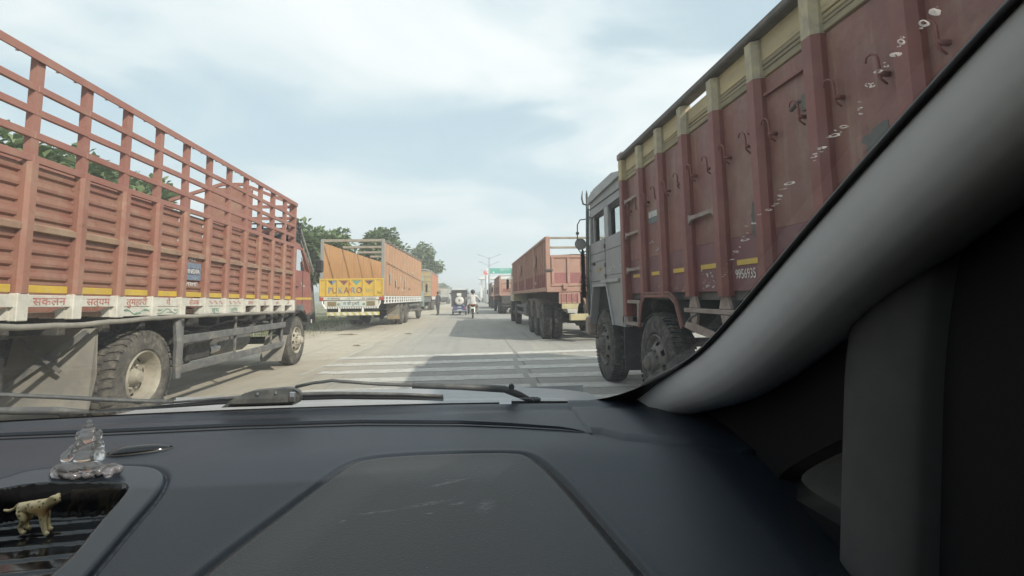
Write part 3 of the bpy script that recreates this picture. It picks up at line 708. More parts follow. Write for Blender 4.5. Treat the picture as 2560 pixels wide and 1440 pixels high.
m = T.mb(); m.lathe([(-.5, .02), (-.5, .22), (.5, .22), (.5, .02)], (.45, 7.9, .68), 'y', 18); m.build('fuel_tank', M_GUARD, T.root, smooth=True, angle=40)
m = T.mb(); m.box(.2, .62, 6.55, 7.1, .5, .9, c=.02); m.build('battery_box', M_CHAS, T.root)
m = T.mb(); m.tube([(.3, 6.5, .5), (.35, 6.9, .62), (.5, 7.3, .62)], .06, 8); m.tube([(.3, 7.2, .58), (.3, 7.45, .6)], .07, 8); m.build('exhaust', M_CHROME, T.root)
m = T.mb()      # leaf springs and brake drums by the rear axle
for i in range(6): m.tube([(.66, 5.5 - .62 + .06 * i, .62 + .018 * i + .07), (.66, 5.5, .56 + .018 * i), (.66, 5.5 + .62 - .06 * i, .62 + .018 * i + .07)], .018, 4)
m.build('leaf_spring', M_CHAS, T.root)
m = T.mb(); m.tube([(.12, 6.3, .98), (.14, 6.9, .92), (.13, 7.6, .99), (.14, 8.4, .93), (.12, 9.2, .98)], .014, 5); m.tube([(.2, 6.2, .9), (.24, 7.2, .84), (.2, 8.6, .9), (.2, 9.3, .8)], .011, 5); m.build('air_hose', M_BLACK, T.root)
m = T.mb(); m.lathe([(-.3, .01), (-.3, .11), (.3, .11), (.3, .01)], (.34, 8.85, .82), 'y', 14); m.build('air_tank', M_GUARD, T.root, smooth=True, angle=40)
# rear mud flap with its stay
m = T.mb(); m.add([(.08, 4.85, 1.03), (.95, 4.85, 1.03), (.95, 4.72, .30), (.02, 4.72, .30), (.0, 4.76, .62)], [(0, 1, 2, 3, 4)]); m.add([(.08, 4.87, 1.03), (.95, 4.87, 1.03), (.95, 4.74, .30), (.02, 4.74, .30), (.0, 4.78, .62)], [(4, 3, 2, 1, 0)]); m.build('mud_flap', M_FLAP, T.root)
m = T.mb(); m.bar((.12, 4.80, 1.0), (.92, 4.66, .36), .02, .06); m.bar((.25, 4.70, .66), (.6, 4.68, .95), .015, .03); m.build('flap_stay', M_GUARD, T.root)
m = T.mb(); m.box(.35, .75, 3.2, 4.3, .45, .85, c=.02); m.build('tool_box', M_CHAS, T.root)
# front mudguard: arch over the wheel, flap behind
def arch(m, yc, zc, r, a0, a1, q0, q1, n=12, th=.02):
    for i in range(n):
        t0 = a0 + (a1 - a0) * i / n; t1 = a0 + (a1 - a0) * (i + 1) / n
        P = lambda t, rr, q: (q, yc + rr * math.cos(t), zc + rr * math.sin(t))
        m.add([P(t0, r, q0), P(t1, r, q0), P(t1, r, q1), P(t0, r, q1), P(t0, r + th, q0), P(t1, r + th, q0), P(t1, r + th, q1), P(t0, r + th, q1)], [(0, 1, 2, 3), (7, 6, 5, 4), (0, 4, 5, 1), (2, 6, 7, 3)])
m = T.mb(); arch(m, 9.98, .485, .56, R(35), R(165), -.02, .36); m.build('front_mudguard', M_BLACK, T.root, smooth=False)
m = T.mb(); m.add([(.0, 9.38, .62), (.38, 9.38, .62), (.38, 9.10, .18), (.0, 9.10, .18), (.0, 9.40, .62), (.38, 9.40, .62), (.38, 9.12, .18), (.0, 9.12, .18)], [(0, 1, 2, 3), (7, 6, 5, 4), (0, 4, 5, 1), (1, 5, 6, 2), (3, 2, 6, 7), (0, 3, 7, 4)]); m.build('front_flap', M_FLAP, T.root)
# cab
M_CABR = mat('cab_red', (.30, .105, .083), (.26, .095, .075), rough=.4, scale=3, dust=(.34, .22, .17), dustamt=.35, spec=.5, low=(1.3, .5))
m = T.mb(); prof = [(9.74, 1.06), (9.74, 1.86), (10.72, 1.86), (10.86, 1.45), (10.88, 1.02), (10.6, .95), (10.45, 1.06)]
m.prism(prof, 'x', .06, W - .15); m.build('cab_body', M_CABR, T.root)
m = T.mb(); m.prism([(9.74, 2.28), (9.74, 2.38), (9.85, 2.43), (10.15, 2.42), (10.28, 2.36), (10.33, 2.28)], 'x', .1, W - .2); m.build('cab_roof', M_CABR, T.root)
for q in (.075, W - .165):
    m = T.mb(); m.bar((q, 9.79, 1.86), (q + .02, 9.79, 2.3), .06, .10, upv=(0, 1, 0)); m.bar((q, 10.68, 1.86), (q + .03, 10.30, 2.32), .06, .07, upv=(0, 1, 0)); m.bar((q, 10.42, 1.86), (q + .02, 10.25, 2.14), .02, .025, upv=(0, 1, 0)); m.build('window_pillar', M_CABR, T.root)
    m = T.mb(); m.add([(q, 9.82, 1.86), (q, 10.66, 1.86), (q + .02, 10.30, 2.29), (q + .02, 9.82, 2.29)], [(0, 1, 2, 3)]); m.build('side_window', M_GLASS, T.root)
m = T.mb(); m.add([(.12, 10.72, 1.86), (W - .2, 10.72, 1.86), (W - .22, 10.32, 2.3), (.14, 10.32, 2.3)], [(0, 1, 2, 3)]); m.build('windscreen', M_GLASS, T.root)
m = T.mb(); m.box(.3, .8, 9.95, 10.1, 1.5, 2.15, c=.04); m.box(1.4, 1.95, 9.95, 10.1, 1.5, 2.15, c=.04); m.box(.3, .8, 9.95, 10.4, 1.4, 1.52, c=.03); m.build('seat', M_BLACK, T.root)
m = T.mb(); m.box(.053, .06, 9.78, 10.86, 1.27, 1.315); m.build('cab_stripe', M_YEL, T.root)
m = T.mb(); m.box(.054, .06, 10.28, 10.29, 1.1, 1.85); m.box(.03, .058, 9.88, 9.98, 1.52, 1.545); m.build('door_seam', M_BLACK, T.root)
m = T.mb(); m.lathe([(.045, .024), (.045, .001)], (0, 10.17, 1.6), n=14); m.build('emblem', M_WTEXT, T.root); T.text('TATA', .05, M_WTEXT, .055, 10.35, 1.6, sx=1.2)
m = T.mb(); m.box(.1, .5, 10.3, 10.84, .72, 1.0, c=.03); m.box(.12, W - .2, 10.78, 11.02, .62, .95, c=.04); m.build('bumper', M_BLACK, T.root)
m = T.mb(); m.box(.05, .1, 9.95, 10.4, 1.0, 1.17, c=.01); m.build('step_panel', M_GUARD, T.root)
m = T.mb(); m.box(.075, .09, 10.97, 11.0, .76, .84); m.build('lamp', M_WTEXT, T.root)
m = T.mb(); m.box(-.16, .0, 10.88, 10.97, 1.86, 2.14, c=.03); m.build('mirror', M_BLACK, T.root)
m = T.mb(); m.tube([(.12, 10.2, 2.78), (.06, 10.45, 2.35), (-.02, 10.72, 1.86)], .018, 8); m.tube([(.16, 10.26, 2.62), (.09, 10.5, 2.22), (.0, 10.76, 1.8)], .012, 8); m.build('mirror_bar', M_CHROME, T.root)
m = T.mb(); m.tube([(.0, 10.75, 1.9), (-.06, 10.9, 1.95)], .012, 6); m.tube([(.05, 10.8, 1.55), (-.05, 10.9, 1.86)], .014, 6); m.build('mirror_arm', M_BLACK, T.root)
m = T.mb()
for z in (2.5, 2.62, 2.74, 2.84): m.box(.1, .12, 9.7, 10.22, z - .014, z + .014); m.box(.1, 2.2, 10.2, 10.22, z - .014, z + .014)
for y in (9.7, 9.83, 9.96, 10.09, 10.22): m.box(.098, .122, y - .014, y + .014, 2.42, 2.86)
for i in range(9): m.box(.1 + i * .25, .13 + i * .25, 10.2, 10.225, 2.42, 2.84)
m.build('roof_rack', M_BLACK, T.root)
m = T.mb(); m.box(.3, 1.8, 9.72, 10.1, 2.44, 2.68, c=.08); m.build('rolled_tarpaulin', M_GUARD, T.root)
# ================================================================= box bodied trucks on the left
M_ORANGE = mat('orange_sheet', (.56, .30, .115), (.50, .27, .105), rough=.6, scale=1.8, dust=(.36, .26, .17), dustamt=.5, streak=.35, rust=(.20, .09, .04), rustamt=.5)
M_ORSIDE = mat('faded_orange_side', (.44, .25, .14), (.38, .22, .13), rough=.65, scale=2.2, dust=(.36, .27, .19), dustamt=.5, streak=.4, rust=(.18, .09, .05), rustamt=.5)
M_TAIL = mat('tailgate_yellow', (.60, .40, .06), (.54, .35, .06), rough=.55, scale=4, dust=(.40, .31, .16), dustamt=.45, streak=.3)
M_STEELB = mat('grey_blue_steel', (.22, .24, .26), (.27, .26, .24), rough=.6, scale=4, dust=(.34, .29, .22), dustamt=.5)
M_BEAM = mat('weathered_beam', (.33, .29, .23), (.26, .225, .18), rough=.8, scale=5, streak=.2)
M_TEAL = mat('teal_paint', (.22, .33, .31), (.30, .36, .33), rough=.55, scale=4, dust=DUST, dustamt=.4)
M_TAN = mat('tan_board', (.42, .31, .15), (.35, .26, .13), rough=.75, scale=4, dust=DUST, dustamt=.5, streak=.3)
M_ORRED = mat('orange_red_side', (.46, .19, .09), (.40, .17, .085), rough=.6, scale=2, dust=(.36, .24, .17), dustamt=.4)
M_PALE = mat('pale_grey_body', (.42, .41, .37), (.34, .33, .30), rough=.7, scale=2, dust=DUST, dustamt=.4, streak=.4)
M_TARP = mat('white_tarp', (.60, .59, .55), (.48, .47, .43), rough=.7, scale=3, dust=DUST, dustamt=.4)
M_LAMPR = mat('tail_lamp_red', (.40, .05, .04), (.34, .10, .07), rough=.35, scale=20)
M_LBLUE = mat('pale_blue_board', (.44, .52, .52), (.52, .54, .48), rough=.6, scale=7, dust=(.45, .40, .30), dustamt=.5)
M_BUMPY = mat('bumper_yellow', (.50, .44, .14), (.44, .39, .15), rough=.6, scale=9, dust=DUST, dustamt=.4)
M_BUMPW = mat('bumper_white', (.66, .64, .52), (.56, .54, .44), rough=.6, scale=9, dust=DUST, dustamt=.4)
def simple_cab(T, y0, width, mt, h=2.6, base=.8, q0=.06, wmat=None, ln=1.7):
    w_ = width - q0
    m = T.mb(); m.prism([(y0, base + .25), (y0, 1.75), (y0 + ln, 1.75), (y0 + ln + .06, 1.3), (y0 + ln + .04, base - .1), (y0 + ln - .25, base - .1), (y0 + ln - .4, base + .25)], 'x', q0, w_); m.build('cab_body', mt, T.root)
    m = T.mb(); m.prism([(y0, h - .35), (y0, h - .06), (y0 + .15, h), (y0 + ln - .35, h), (y0 + ln - .1, h - .1), (y0 + ln - .03, h - .35)], 'x', q0 + .02, w_ - .02); m.build('cab_roof', mt, T.root)
    for q in (q0 + .01, w_ - .05):
        m = T.mb()
        for y in (y0 + .04, y0 + .75, y0 + ln - .08): m.box(q, q + .04, y - .04, y + .04, 1.75, h - .35)
        m.build('window_pillar', mt, T.root)
    m = T.mb(); m.box(q0 + .1, w_ - .1, y0 + ln - .05, y0 + ln - .04, 1.75, h - .35); m.build('windscreen', M_GLASS, T.root)
    m = T.mb(); m.box(q0 + .1, w_ - .1, y0 + .02, y0 + .03, 1.7, h - .3); m.build('cab_back', mt, T.root)
    m = T.mb(); m.box(-.16, -.02, y0 + ln + .05, y0 + ln + .1, 1.7, 2.2, c=.02); m.tube([(q0, y0 + ln, 2.3), (-.1, y0 + ln + .08, 2.25), (-.1, y0 + ln + .08, 1.6), (q0, y0 + ln, 1.5)], .015, 6); m.build('mirror', M_BLACK, T.root)
    m = T.mb(); m.box(q0, w_, y0 + ln, y0 + ln + .2, base - .25, base + .1, c=.03); m.build('bumper', M_BLACK, T.root)
def box_truck(label, x, y, rz, width, length, ztop, zfl, side, rear, skirt, nrib, axles, r, closed_rear, group, name='box_truck', cabmat=None, bows=4):
    T = Rig(name, label, -1, x, y, rz, group=group, oy=0.0)
    P = length / nrib
    # road side: flat sheet plus pressed ribs
    m = T.mb(); m.box(.03, .06, .1, length, zfl, ztop); m.build('side_sheet', side, T.root)
    rm = MB(-1); w1 = P * .30; rm.prism([(.03, -w1), (-.012, -w1 * .62), (-.012, w1 * .62), (.03, w1)], 'z', zfl + .02, ztop - .02); rme = rm.mesh('rib', side)
    for k in range(nrib): T.put('rib', rme, 0, P * (k + .5), 0)
    m = T.mb(); m.box(-.02, .07, .1, length, ztop, ztop + .05, c=.01); m.build('top_rail', M_STEELB, T.root)
    # far side, with inner ribs
    m = T.mb(); m.box(width - .06, width - .03, .1, length, zfl, ztop - .02); m.build('far_side_sheet', rear if not closed_rear else side, T.root)
    ir = MB(-1); ir.box(width - .075, width - .06, -.025, .025, zfl, ztop - .06); irm = ir.mesh('inner_rib', side)
    for k in range(1, 6): T.put('inner_rib', irm, 0, length * k / 6 - .9, 0)
    m = T.mb(); m.box(.0, width, .1, length, zfl - .06, zfl - .005); m.build('floor', M_BEAM, T.root)
    m = T.mb(); m.box(.0, width, length - .06, length, zfl, ztop); m.build('front_wall', rear, T.root)
    for q in (0, width - .12):
        m = T.mb(); m.box(q, q + .12, -.0, .1, zfl - .08, ztop + .12, c=.01); m.build('corner_post', M_STEELB, T.root)
    for k in range(bows):
        yy = .01 + k * length / bows * .92; m = T.mb(); m.box(.12, width - .12, yy, yy + .08, ztop + .0, ztop + .11, c=.01); m.build('roof_bow', M_BEAM, T.root)
    # skirt of the floor: white lattice boards
    for z in (zfl - .31, zfl - .17, zfl - .05): m = T.mb(); m.box(-.015, .02, .1, length, z, z + .045, c=.004); m.build('skirt_rail', skirt, T.root)
    sm = MB(-1); sm.box(-.018, .022, -.10, .10, zfl - .315, zfl, c=.004); sme = sm.mesh('skirt_board', skirt)
    for k in range(nrib): T.put('skirt_board', sme, 0, P * (k + .5), 0)
    m = T.mb()
    for q in (.75, width - .85): m.box(q, q + .1, .3, length + 1.6, zfl - .62, zfl - .33)
    m.build('chassis', M_CHAS, T.root)
    m = T.mb(); m.box(.10, width - .1, .2, length, zfl - .32, zfl - .07); m.build('cross_joists', M_CHAS, T.root)
    for yy, st in axles: wheel(T, yy, r, st, .02, False, M_TYRED, M_RIMG, width=width); axle(T, yy, r, width)
    d = sorted(a for a, _ in axles)
    y0 = [a for a in d if a < length * .7][-1] + r + .2; y1 = [a for a in d if a > length * .7][0] - r - .15
    for z in (.55, .84): m = T.mb(); m.box(.02, .06, y0, y1, z, z + .11, c=.008); m.build('side_guard_rail', M_GUARD, T.root)
    for k in range(4): yy = y0 + .1 + (y1 - y0 - .2) * k / 3; m = T.mb(); m.box(.062, .09, yy - .03, yy + .03, .55, zfl - .32); m.build('side_guard_post', M_GUARD, T.root)
    m = T.mb(); m.lathe([(-.6, .01), (-.6, .25), (.6, .25), (.6, .01)], (.42, (y0 + y1) / 2, .72), 'y', 16); m.build('fuel_tank', M_GUARD, T.root)
    simple_cab(T, length + .15, width, cabmat or M_TEAL, 2.75)
    return T
T = box_truck('orange open backed truck with yellow painted tailgate and STOP mud flap', -3.48, 19.8, R(-1.9), 2.55, 11.2, 3.58, 1.38, M_ORSIDE, M_ORANGE, M_WHITE, 18, ((4.6, 'dual'), (5.95, 'dual'), (10.9, 'steer')), .52, False, 'box trucks parked on the left')
RT = T.root; W2 = 2.55
# tailgate: frame, five boards, battens
m = T.mb(); m.box(.0, W2, -.05, .0, 2.02, 2.09, c=.01); m.box(.0, W2, -.05, .0, 1.375, 1.41, c=.01); m.build('tailgate_frame', M_TAIL, RT)
bd = [.04, .50, 1.0, 1.51, 2.01, 2.51]; bd = [.03, .35, .82, 1.33, 1.83, 2.25, 2.52]
for a, b in zip(bd, bd[1:]):
    m = T.mb(); m.box(a + .025, b - .025, -.03, .0, 1.41, 2.02); m.build('tailgate_board', M_TAIL, RT)
for b in bd: m = T.mb(); m.box(b - .028, b + .028, -.062, .0, 1.40, 2.03, c=.008); m.build('batten', M_TAIL, RT)
def rx(q): return -q
MP = [mat('letter_blue', (.16, .24, .33), (.22, .29, .36), rough=.6, scale=20), mat('letter_maroon', (.19, .06, .075), (.24, .09, .10), rough=.6, scale=20)]
MTQ = mat('letter_teal', (.10, .30, .28), (.16, .34, .30), rough=.6, scale=20); MNV = mat('letter_navy', (.05, .06, .10), (.09, .09, .12), rough=.6, scale=20)
for ch, q, c in (('P', 2.12, 0), ('U', 1.93, 1), ('K', 1.70, 0), ('A', 1.47, 1), ('R', 1.20, 0), ('O', .97, 1)):
    lettering(ch, .36, MP[c], RT, (-q, -.034, 1.61), ROT_REAR, sx=.86)
    lettering(ch, .34, MNV if c == 0 else MP[1], RT, (-q - .012, -.0325, 1.60), ROT_REAR, sx=.86)
for q, c, c2 in ((2.04, MNV, MP[0]), (1.58, MP[1], MP[1]), (1.08, MTQ, MTQ), (.58, MP[1], MNV)):
    m = T.mb(); m.prism([(q, 1.83), (q, 2.0), (q + .17, 2.0)], 'y', -.036, -.031); m.build('painted_triangle', c, RT)
    m = T.mb(); m.prism([(q, 1.83), (q - .17, 2.0), (q, 2.0)], 'y', -.036, -.031); m.build('painted_triangle', c2, RT)
lettering('भ', .2, M_REDS, RT, (-1.33, -.066, 1.86), ROT_REAR); lettering('त', .2, M_REDS, RT, (-1.33, -.066, 1.62), ROT_REAR)
lettering('Sai', .15, M_BTEXT, RT, (-.18, -.034, 1.52), ROT_REAR, shear=.2); lettering('॥॥॥', .17, M_GTEXT, RT, (-.58, -.034, 1.6), ROT_REAR)
# sign band, lamps, bumper
m = T.mb(); m.box(.05, W2 - .05, -.03, .05, 1.235, 1.368, c=.006); m.build('sign_band', M_BOARD, RT)
lettering('आ आवकपूट', .10, M_BTEXT, RT, (-1.97, -.033, 1.295), ROT_REAR, sx=1.15); lettering('AR Nabisher', .10, M_BTEXT, RT, (-.58, -.033, 1.295), ROT_REAR, sx=1.1)
lettering('जय माता', .09, M_GTEXT, RT, (-1.3, -.033, 1.295), ROT_REAR)
for q in (.0, W2 - .2): m = T.mb(); m.box(q + .01, q + .19, -.05, .03, 1.2, 1.36, c=.03); m.build('tail_lamp', M_LAMPR, RT)
m = T.mb(); m.box(.2, W2 - .2, -.02, .04, .96, 1.21, c=.006); m.build('lamp_board', M_BOARD, RT)
for q0 in (.34, W2 - .68):
    m = T.mb(); m.box(q0, q0 + .34, -.032, -.01, 1.0, 1.18); m.build('lamp_cage_back', M_BTEXT, RT)
    for i in range(8): m = T.mb(); m.box(q0 + .015 + i * .043, q0 + .033 + i * .043, -.042, -.03, 1.0, 1.18); m.build('cage_bar', M_TAN, RT)
m = T.mb(); m.box(.85, W2 - .85, -.034, -.01, .97, 1.2, c=.004); m.build('name_board', M_LBLUE, RT)
lettering('मा की दुआऐ', .17, M_BTEXT, RT, (-W2 / 2, -.038, 1.085), ROT_REAR, sx=.82)
for q in (.78, W2 - .78): m = T.mb(); m.lathe([(-.04, .001), (-.04, .05), (0, .055)], (q, 0, 1.07), 'y', 14); m.build('round_lamp', M_GTEXT, RT)
for q in (.12, W2 - .16): m = T.mb(); m.tube([(q + .02, -.02, 1.2), (q + .02, -.03, 1.1), (q + (.12 if q < 1 else -.1), -.03, .9)], .03, 7); m.build('corner_bracket', M_WHITE, RT)
m = T.mb(); m.box(.2, W2 - .2, -.026, .02, .89, .955, c=.004); m.build('hazard_strip', M_WHITE, RT)
sm = MB(-1); sm.prism([(0, .897), (.035, .897), (.07, .948), (.035, .948)], 'y', -.032, -.027); sme = sm.mesh('hazard_slash', M_BTEXT)
for i in range(21): T.put('hazard_slash', sme, .26 + i * .095, 0, 0)
m = T.mb(); m.box(.15, W2 - .35, -.12, -.02, .62, .755, c=.012); m.build('bumper', M_BUMPY, RT)
sm = MB(-1); sm.prism([(0, .622), (.13, .622), (.22, .753), (.09, .753)], 'y', -.128, -.121); sme = sm.mesh('bumper_slash', M_BUMPW)
for i in range(8): T.put('bumper_slash', sme, .18 + i * .245, 0, 0)
for q in (.78, W2 - .85): m = T.mb(); m.box(q, q + .07, -.06, .02, .74, .9); m.build('bumper_stay', M_WHITE, RT)
m = T.mb(); m.box(.3, W2 - .3, .1, .2, .75, 1.0); m.build('rear_crossmember', M_CHAS, RT)
for q in (.02, W2 - .62):
    m = T.mb(); m.add([(q, 3.55, 1.05), (q + .6, 3.55, 1.05), (q + .6, 3.75, .28), (q, 3.75, .28), (q, 3.58, 1.05), (q + .6, 3.58, 1.05), (q + .6, 3.78, .28), (q, 3.78, .28)], [(0, 1, 2, 3), (7, 6, 5, 4), (0, 4, 5, 1), (0, 3, 7, 4), (1, 5, 6, 2), (3, 2, 6, 7)]); m.build('mud_flap', M_FLAP, RT)
m = T.mb(); m.add([(.03, 3.68, .56), (.61, 3.68, .56), (.61, 3.74, .30), (.03, 3.74, .30)], [(0, 1, 2, 3)]); m.build('flap_label', M_TAN, RT)
lettering('STOP', .24, M_WTEXT, RT, (-.32, 3.69, .43), (R(103), 0, 0), sx=.9)
m = T.mb(); m.bar((.06, 3.5, .95), (.5, 3.55, .65), .02, .07); m.build('flap_stay', M_BEAM, RT)
m = T.mb(); m.lathe([(-.14, .2), (-.14, .48), (.1, .5), (.14, .42), (.14, .2)], (W2 / 2 + .1, 2.2, .7), 'z', 22); m.build('spare_wheel', M_TYRED, RT, smooth=True, angle=40)
m = T.mb(); m.tube([(1.0, .2, .7), (1.02, .15, .5), (.95, .12, .4), (.9, .15, .42)], .02, 6); m.build('tow_chain', M_GUARD, RT)
# rope draped along the top rail and loading hooks
m = T.mb(); m.tube([(-.03, .2 + i * .25, 3.66 + .03 * math.sin(i * 1.9) - .04 * (i % 4 == 1)) for i in range(44)], .016, 5); m.build('rope', M_BEAM, RT)
m = T.mb(); m.tube([(-.025, .3 + i * .3, 2.75 - .012 * i + .01 * math.sin(i * 2.2)) for i in range(36)], .010, 5); m.build('side_rope', M_CHAS, RT)
for yy in (3.1, 4.6, 6.3): m = T.mb(); m.box(-.03, -.01, yy, yy + .25, 1.75, 1.79); m.build('side_latch', M_CHAS, RT)
M_PATCH = mat('pale_patch', (.52, .47, .40), (.42, .33, .24), rough=.7, scale=9)
for yy, z0, z1, wd in ((1.3, 1.9, 2.35, .10), (2.6, 1.8, 2.1, .10), (3.6, 2.0, 2.35, .09), (5.0, 1.85, 2.2, .1), (7.6, 2.6, 2.7, .25), (4.2, 1.62, 1.75, .2)): m = T.mb(); m.box(-.016, -.0125, yy - wd, yy + wd, z0, z1); m.build('scraped_patch', M_PATCH, RT)

T = box_truck('tall orange red box truck with tan plank back and tarped top', -3.9, 49.5, 0, 2.5, 9.6, 3.95, 1.42, M_ORRED, M_TAN, M_WHITE, 15, ((2.0, 'dual'), (3.35, 'dual'), (9.4, 'steer')), .52, True, 'box trucks parked on the left', cabmat=M_TAN, bows=2)
for i in range(5):
    z = 1.45 + i * .5; m = T.mb(); m.box(.12, 2.38, -.02, .03, z, z + .46, c=.01); m.build('back_plank', M_TAN, T.root)
    m = T.mb(); m.box(.1, 2.4, -.045, -.02, z + .46, z + .498); m.build('back_batten', M_BEAM, T.root)
m = T.mb(); m.box(.1, 2.4, -.08, 0, .85, 1.36, c=.02); m.build('rear_frame', M_GUARD, T.root)
m = T.mb(); m.sheet(lambda u, v: (-.06 + 2.6 * u, .0 + 9.7 * v, 4.02 + .16 * math.sin(u * 3.1) + .07 * math.sin(v * 37) * math.sin(u * 3.14 + .6) - (.18 if u in (0, 1) else 0)), 9, 40); m.build('tarpaulin', M_TARP, T.root, smooth=True)
T = box_truck('pale grey truck farthest off on the left of the road', -4.3, 96, 0, 2.4, 8.5, 3.1, 1.35, M_PALE, M_PALE, M_PALE, 12, ((2.2, 'dual'), (8.2, 'steer')), .5, True, 'box trucks parked on the left', cabmat=M_PALE, bows=2)
for i in range(3): m = T.mb(); m.box(.12, 2.28, -.02, .03, 1.4 + i * .56, 1.9 + i * .56, c=.01); m.build('back_plank', M_PALE, T.root)
m = T.mb(); m.box(.1, 2.3, -.06, 0, .75, 1.25, c=.02); m.build('rear_frame', M_CHAS, T.root)
# ================================================================= maroon truck close by on the right
M_MAR = mat('maroon_paint', (.205, .078, .064), (.17, .068, .058), rough=.5, scale=1.6, dust=(.31, .225, .175), dustamt=.38, streak=.5, rust=(.09, .05, .035), rustamt=.6, spec=.45, bump=.12, bscale=30, dent=.9, fade=((.185, .10, .080), .7))
M_MARP = mat('maroon_post', (.205, .070, .060), (.17, .062, .054), rough=.5, scale=3, dust=(.24, .12, .09), dustamt=.4, rust=(.10, .055, .035), rustamt=.45)
M_PURP = mat('plum_band', (.165, .070, .078), (.145, .066, .074), rough=.5, scale=2.5, dust=(.22, .13, .11), dustamt=.4, streak=.3, rust=(.40, .33, .24), rustamt=.20)
M_CREAM = mat('cream_plank', (.48, .40, .23), (.40, .335, .20), rough=.75, scale=5, dust=(.25, .22, .16), dustamt=.5, rust=(.10, .12, .12), rustamt=.6, stretch=(1, .25, 1.6))
M_OLDW = mat('weathered_plank', (.34, .29, .17), (.22, .19, .13), rough=.85, scale=6, dust=(.14, .13, .12), dustamt=.7, stretch=(1, .2, 2))
M_IRON = mat('old_iron', (.065, .062, .058), (.10, .09, .08), rough=.6, scale=6, dust=(.17, .15, .12), dustamt=.5)
M_STRAP = mat('pale_step', (.27, .22, .19), (.22, .16, .14), rough=.7, scale=6, dust=(.34, .30, .26), dustamt=.5)
M_CABG = mat('grey_cab', (.255, .26, .265), (.22, .225, .23), rough=.5, scale=2.4, dust=(.30, .29, .27), dustamt=.4, streak=.25, rust=(.11, .085, .06), rustamt=.3)
M_CABG2 = mat('grey_cab_trim', (.33, .34, .34), (.27, .275, .275), rough=.5, scale=4, dust=(.33, .31, .28), dustamt=.4)
M_CLEARG = glass_mat('clear_glass', (.85, .88, .87), .8, 0, .06)
M_OLDCR = mat('faded_cream', (.43, .375, .25), (.34, .31, .23), rough=.8, scale=7, dust=(.20, .19, .17), dustamt=.6)
T = Rig('tipper_truck', 'maroon tipper truck with cream top planks and battered grey cab', 1, 2.0, 4.0); RT = T.root; W = 2.45
PY = [6.02, 5.404, 4.82, 4.237, 3.656, 3.09, 2.519, 1.931, 1.35, .77, .19, -.39, -.97, -1.55, -2.13]
def pmesh(lo, hi, mt):
    m = MB(1); w_ = .058
    m.prism([(.06, -w_), (.01, -w_), (-.032, -w_ * .55), (-.032, w_ * .75), (-.02, w_ * .95), (.06, w_)], 'z', lo, hi); return m.mesh('post', mt)
pm1, pm2 = pmesh(1.25, 2.755, M_MARP), pmesh(2.757, 3.03, M_OLDCR)
for k, y in enumerate(PY):
    if k:
        p = T.put('post', pm1, 0, y - 4.0); link('post_top', pm2, p)
    if k == len(PY) - 1: break
    y0, y1 = PY[k + 1] + .05, y - .05
    m = T.mb(); m.box(.045, .07, y0 - .04, y1 + .04, 1.70, 2.755, c=.003); m.build('side_panel', M_MAR, RT)
    m = T.mb(); m.box(.043, .07, y0 - .04, y1 + .04, 1.29, 1.699, c=.003); m.build('lower_panel', M_PURP, RT)
    for za, zb, mt in ((2.762, 2.806, M_OLDW), (2.811, 2.835, M_OLDW), (2.840, 2.868, M_OLDW), (2.874, 3.052, M_CREAM)):
        if k == 3 and zb > 3: zb = 2.985
        m = T.mb(); m.box(.03 + random.uniform(-.004, .006), .065, y0 - .03, y1 + .03, za, zb + random.uniform(-.003, .003), c=.004); m.build('plank', mt, RT)
    m = T.mb(); m.box(.034, .043, y0 + .10, y1 - .10, 1.485, 1.525); m.build('yellow_dash', M_YEL, RT)
# front corner post and its header lump
m = T.mb(); m.box(-.04, .10, 5.98, 6.10, 1.0, 2.756, c=.012); m.build('corner_post', M_MARP, RT)
m = T.mb(); m.box(-.038, .10, 5.982, 6.10, 2.757, 3.04, c=.012); m.build('corner_post_top', M_CREAM, RT)
m = T.mb(); m.box(-.05, .25, 5.95, 6.12, 3.04, 3.14, c=.02); m.build('corner_bracket', M_STRAP, RT)
m = T.mb(); m.box(-.055, .075, -2.2, 6.0, 3.04, 3.10, c=.012); m.build('top_rail', M_IRON, RT)
m = T.mb(); m.box(.07, W - .07, 5.98, 6.04, 1.3, 3.0); m.build('headboard', M_MARP, RT)
m = T.mb(); m.box(W - .07, W, -2.2, 6.0, 1.3, 3.06); m.build('far_side', M_MARP, RT)
m = T.mb(); m.box(.07, W - .07, -2.2, 6.0, 1.22, 1.30); m.build('floor', M_IRON, RT)
m = T.mb(); m.sheet(lambda u, v: (.08 + (W - .16) * u, -2.1 + 8.0 * v, 2.72 + .25 * math.sin(math.pi * u) * (1 + .15 * math.sin(v * 17)) ), 12, 40); tag(m.build('sand_load', M_GROUND, RT, smooth=True))
m = T.mb(); m.box(.07, W - .07, -2.2, -2.14, 1.3, 2.9); m.build('tailgate', M_MARP, RT)
# lashing hooks
hm = MB(1); hm.tube([(.03, -.0, -.15), (-.005, .0, -.12), (-.01, 0, .0), (-.012, .006, .03), (-.02, .03, .05), (-.024, .06, .045), (-.022, .072, .01)], [.006, .008, .0075, .007, .007, .006, .005], 6)
hm.box(-.012, .046, -.012, .012, -.10, -.075); hm.v = [(x, y * .82, z * .82) for x, y, z in hm.v]; hmm = hm.mesh('hook', M_MARP, smooth=True)
for a_, b_ in zip(PY, PY[1:]):
    for e in (-.145, .145): T.put('hook', hmm, 0, (a_ + b_) / 2 + e - 4.0, 2.40 + random.uniform(-.008, .008))
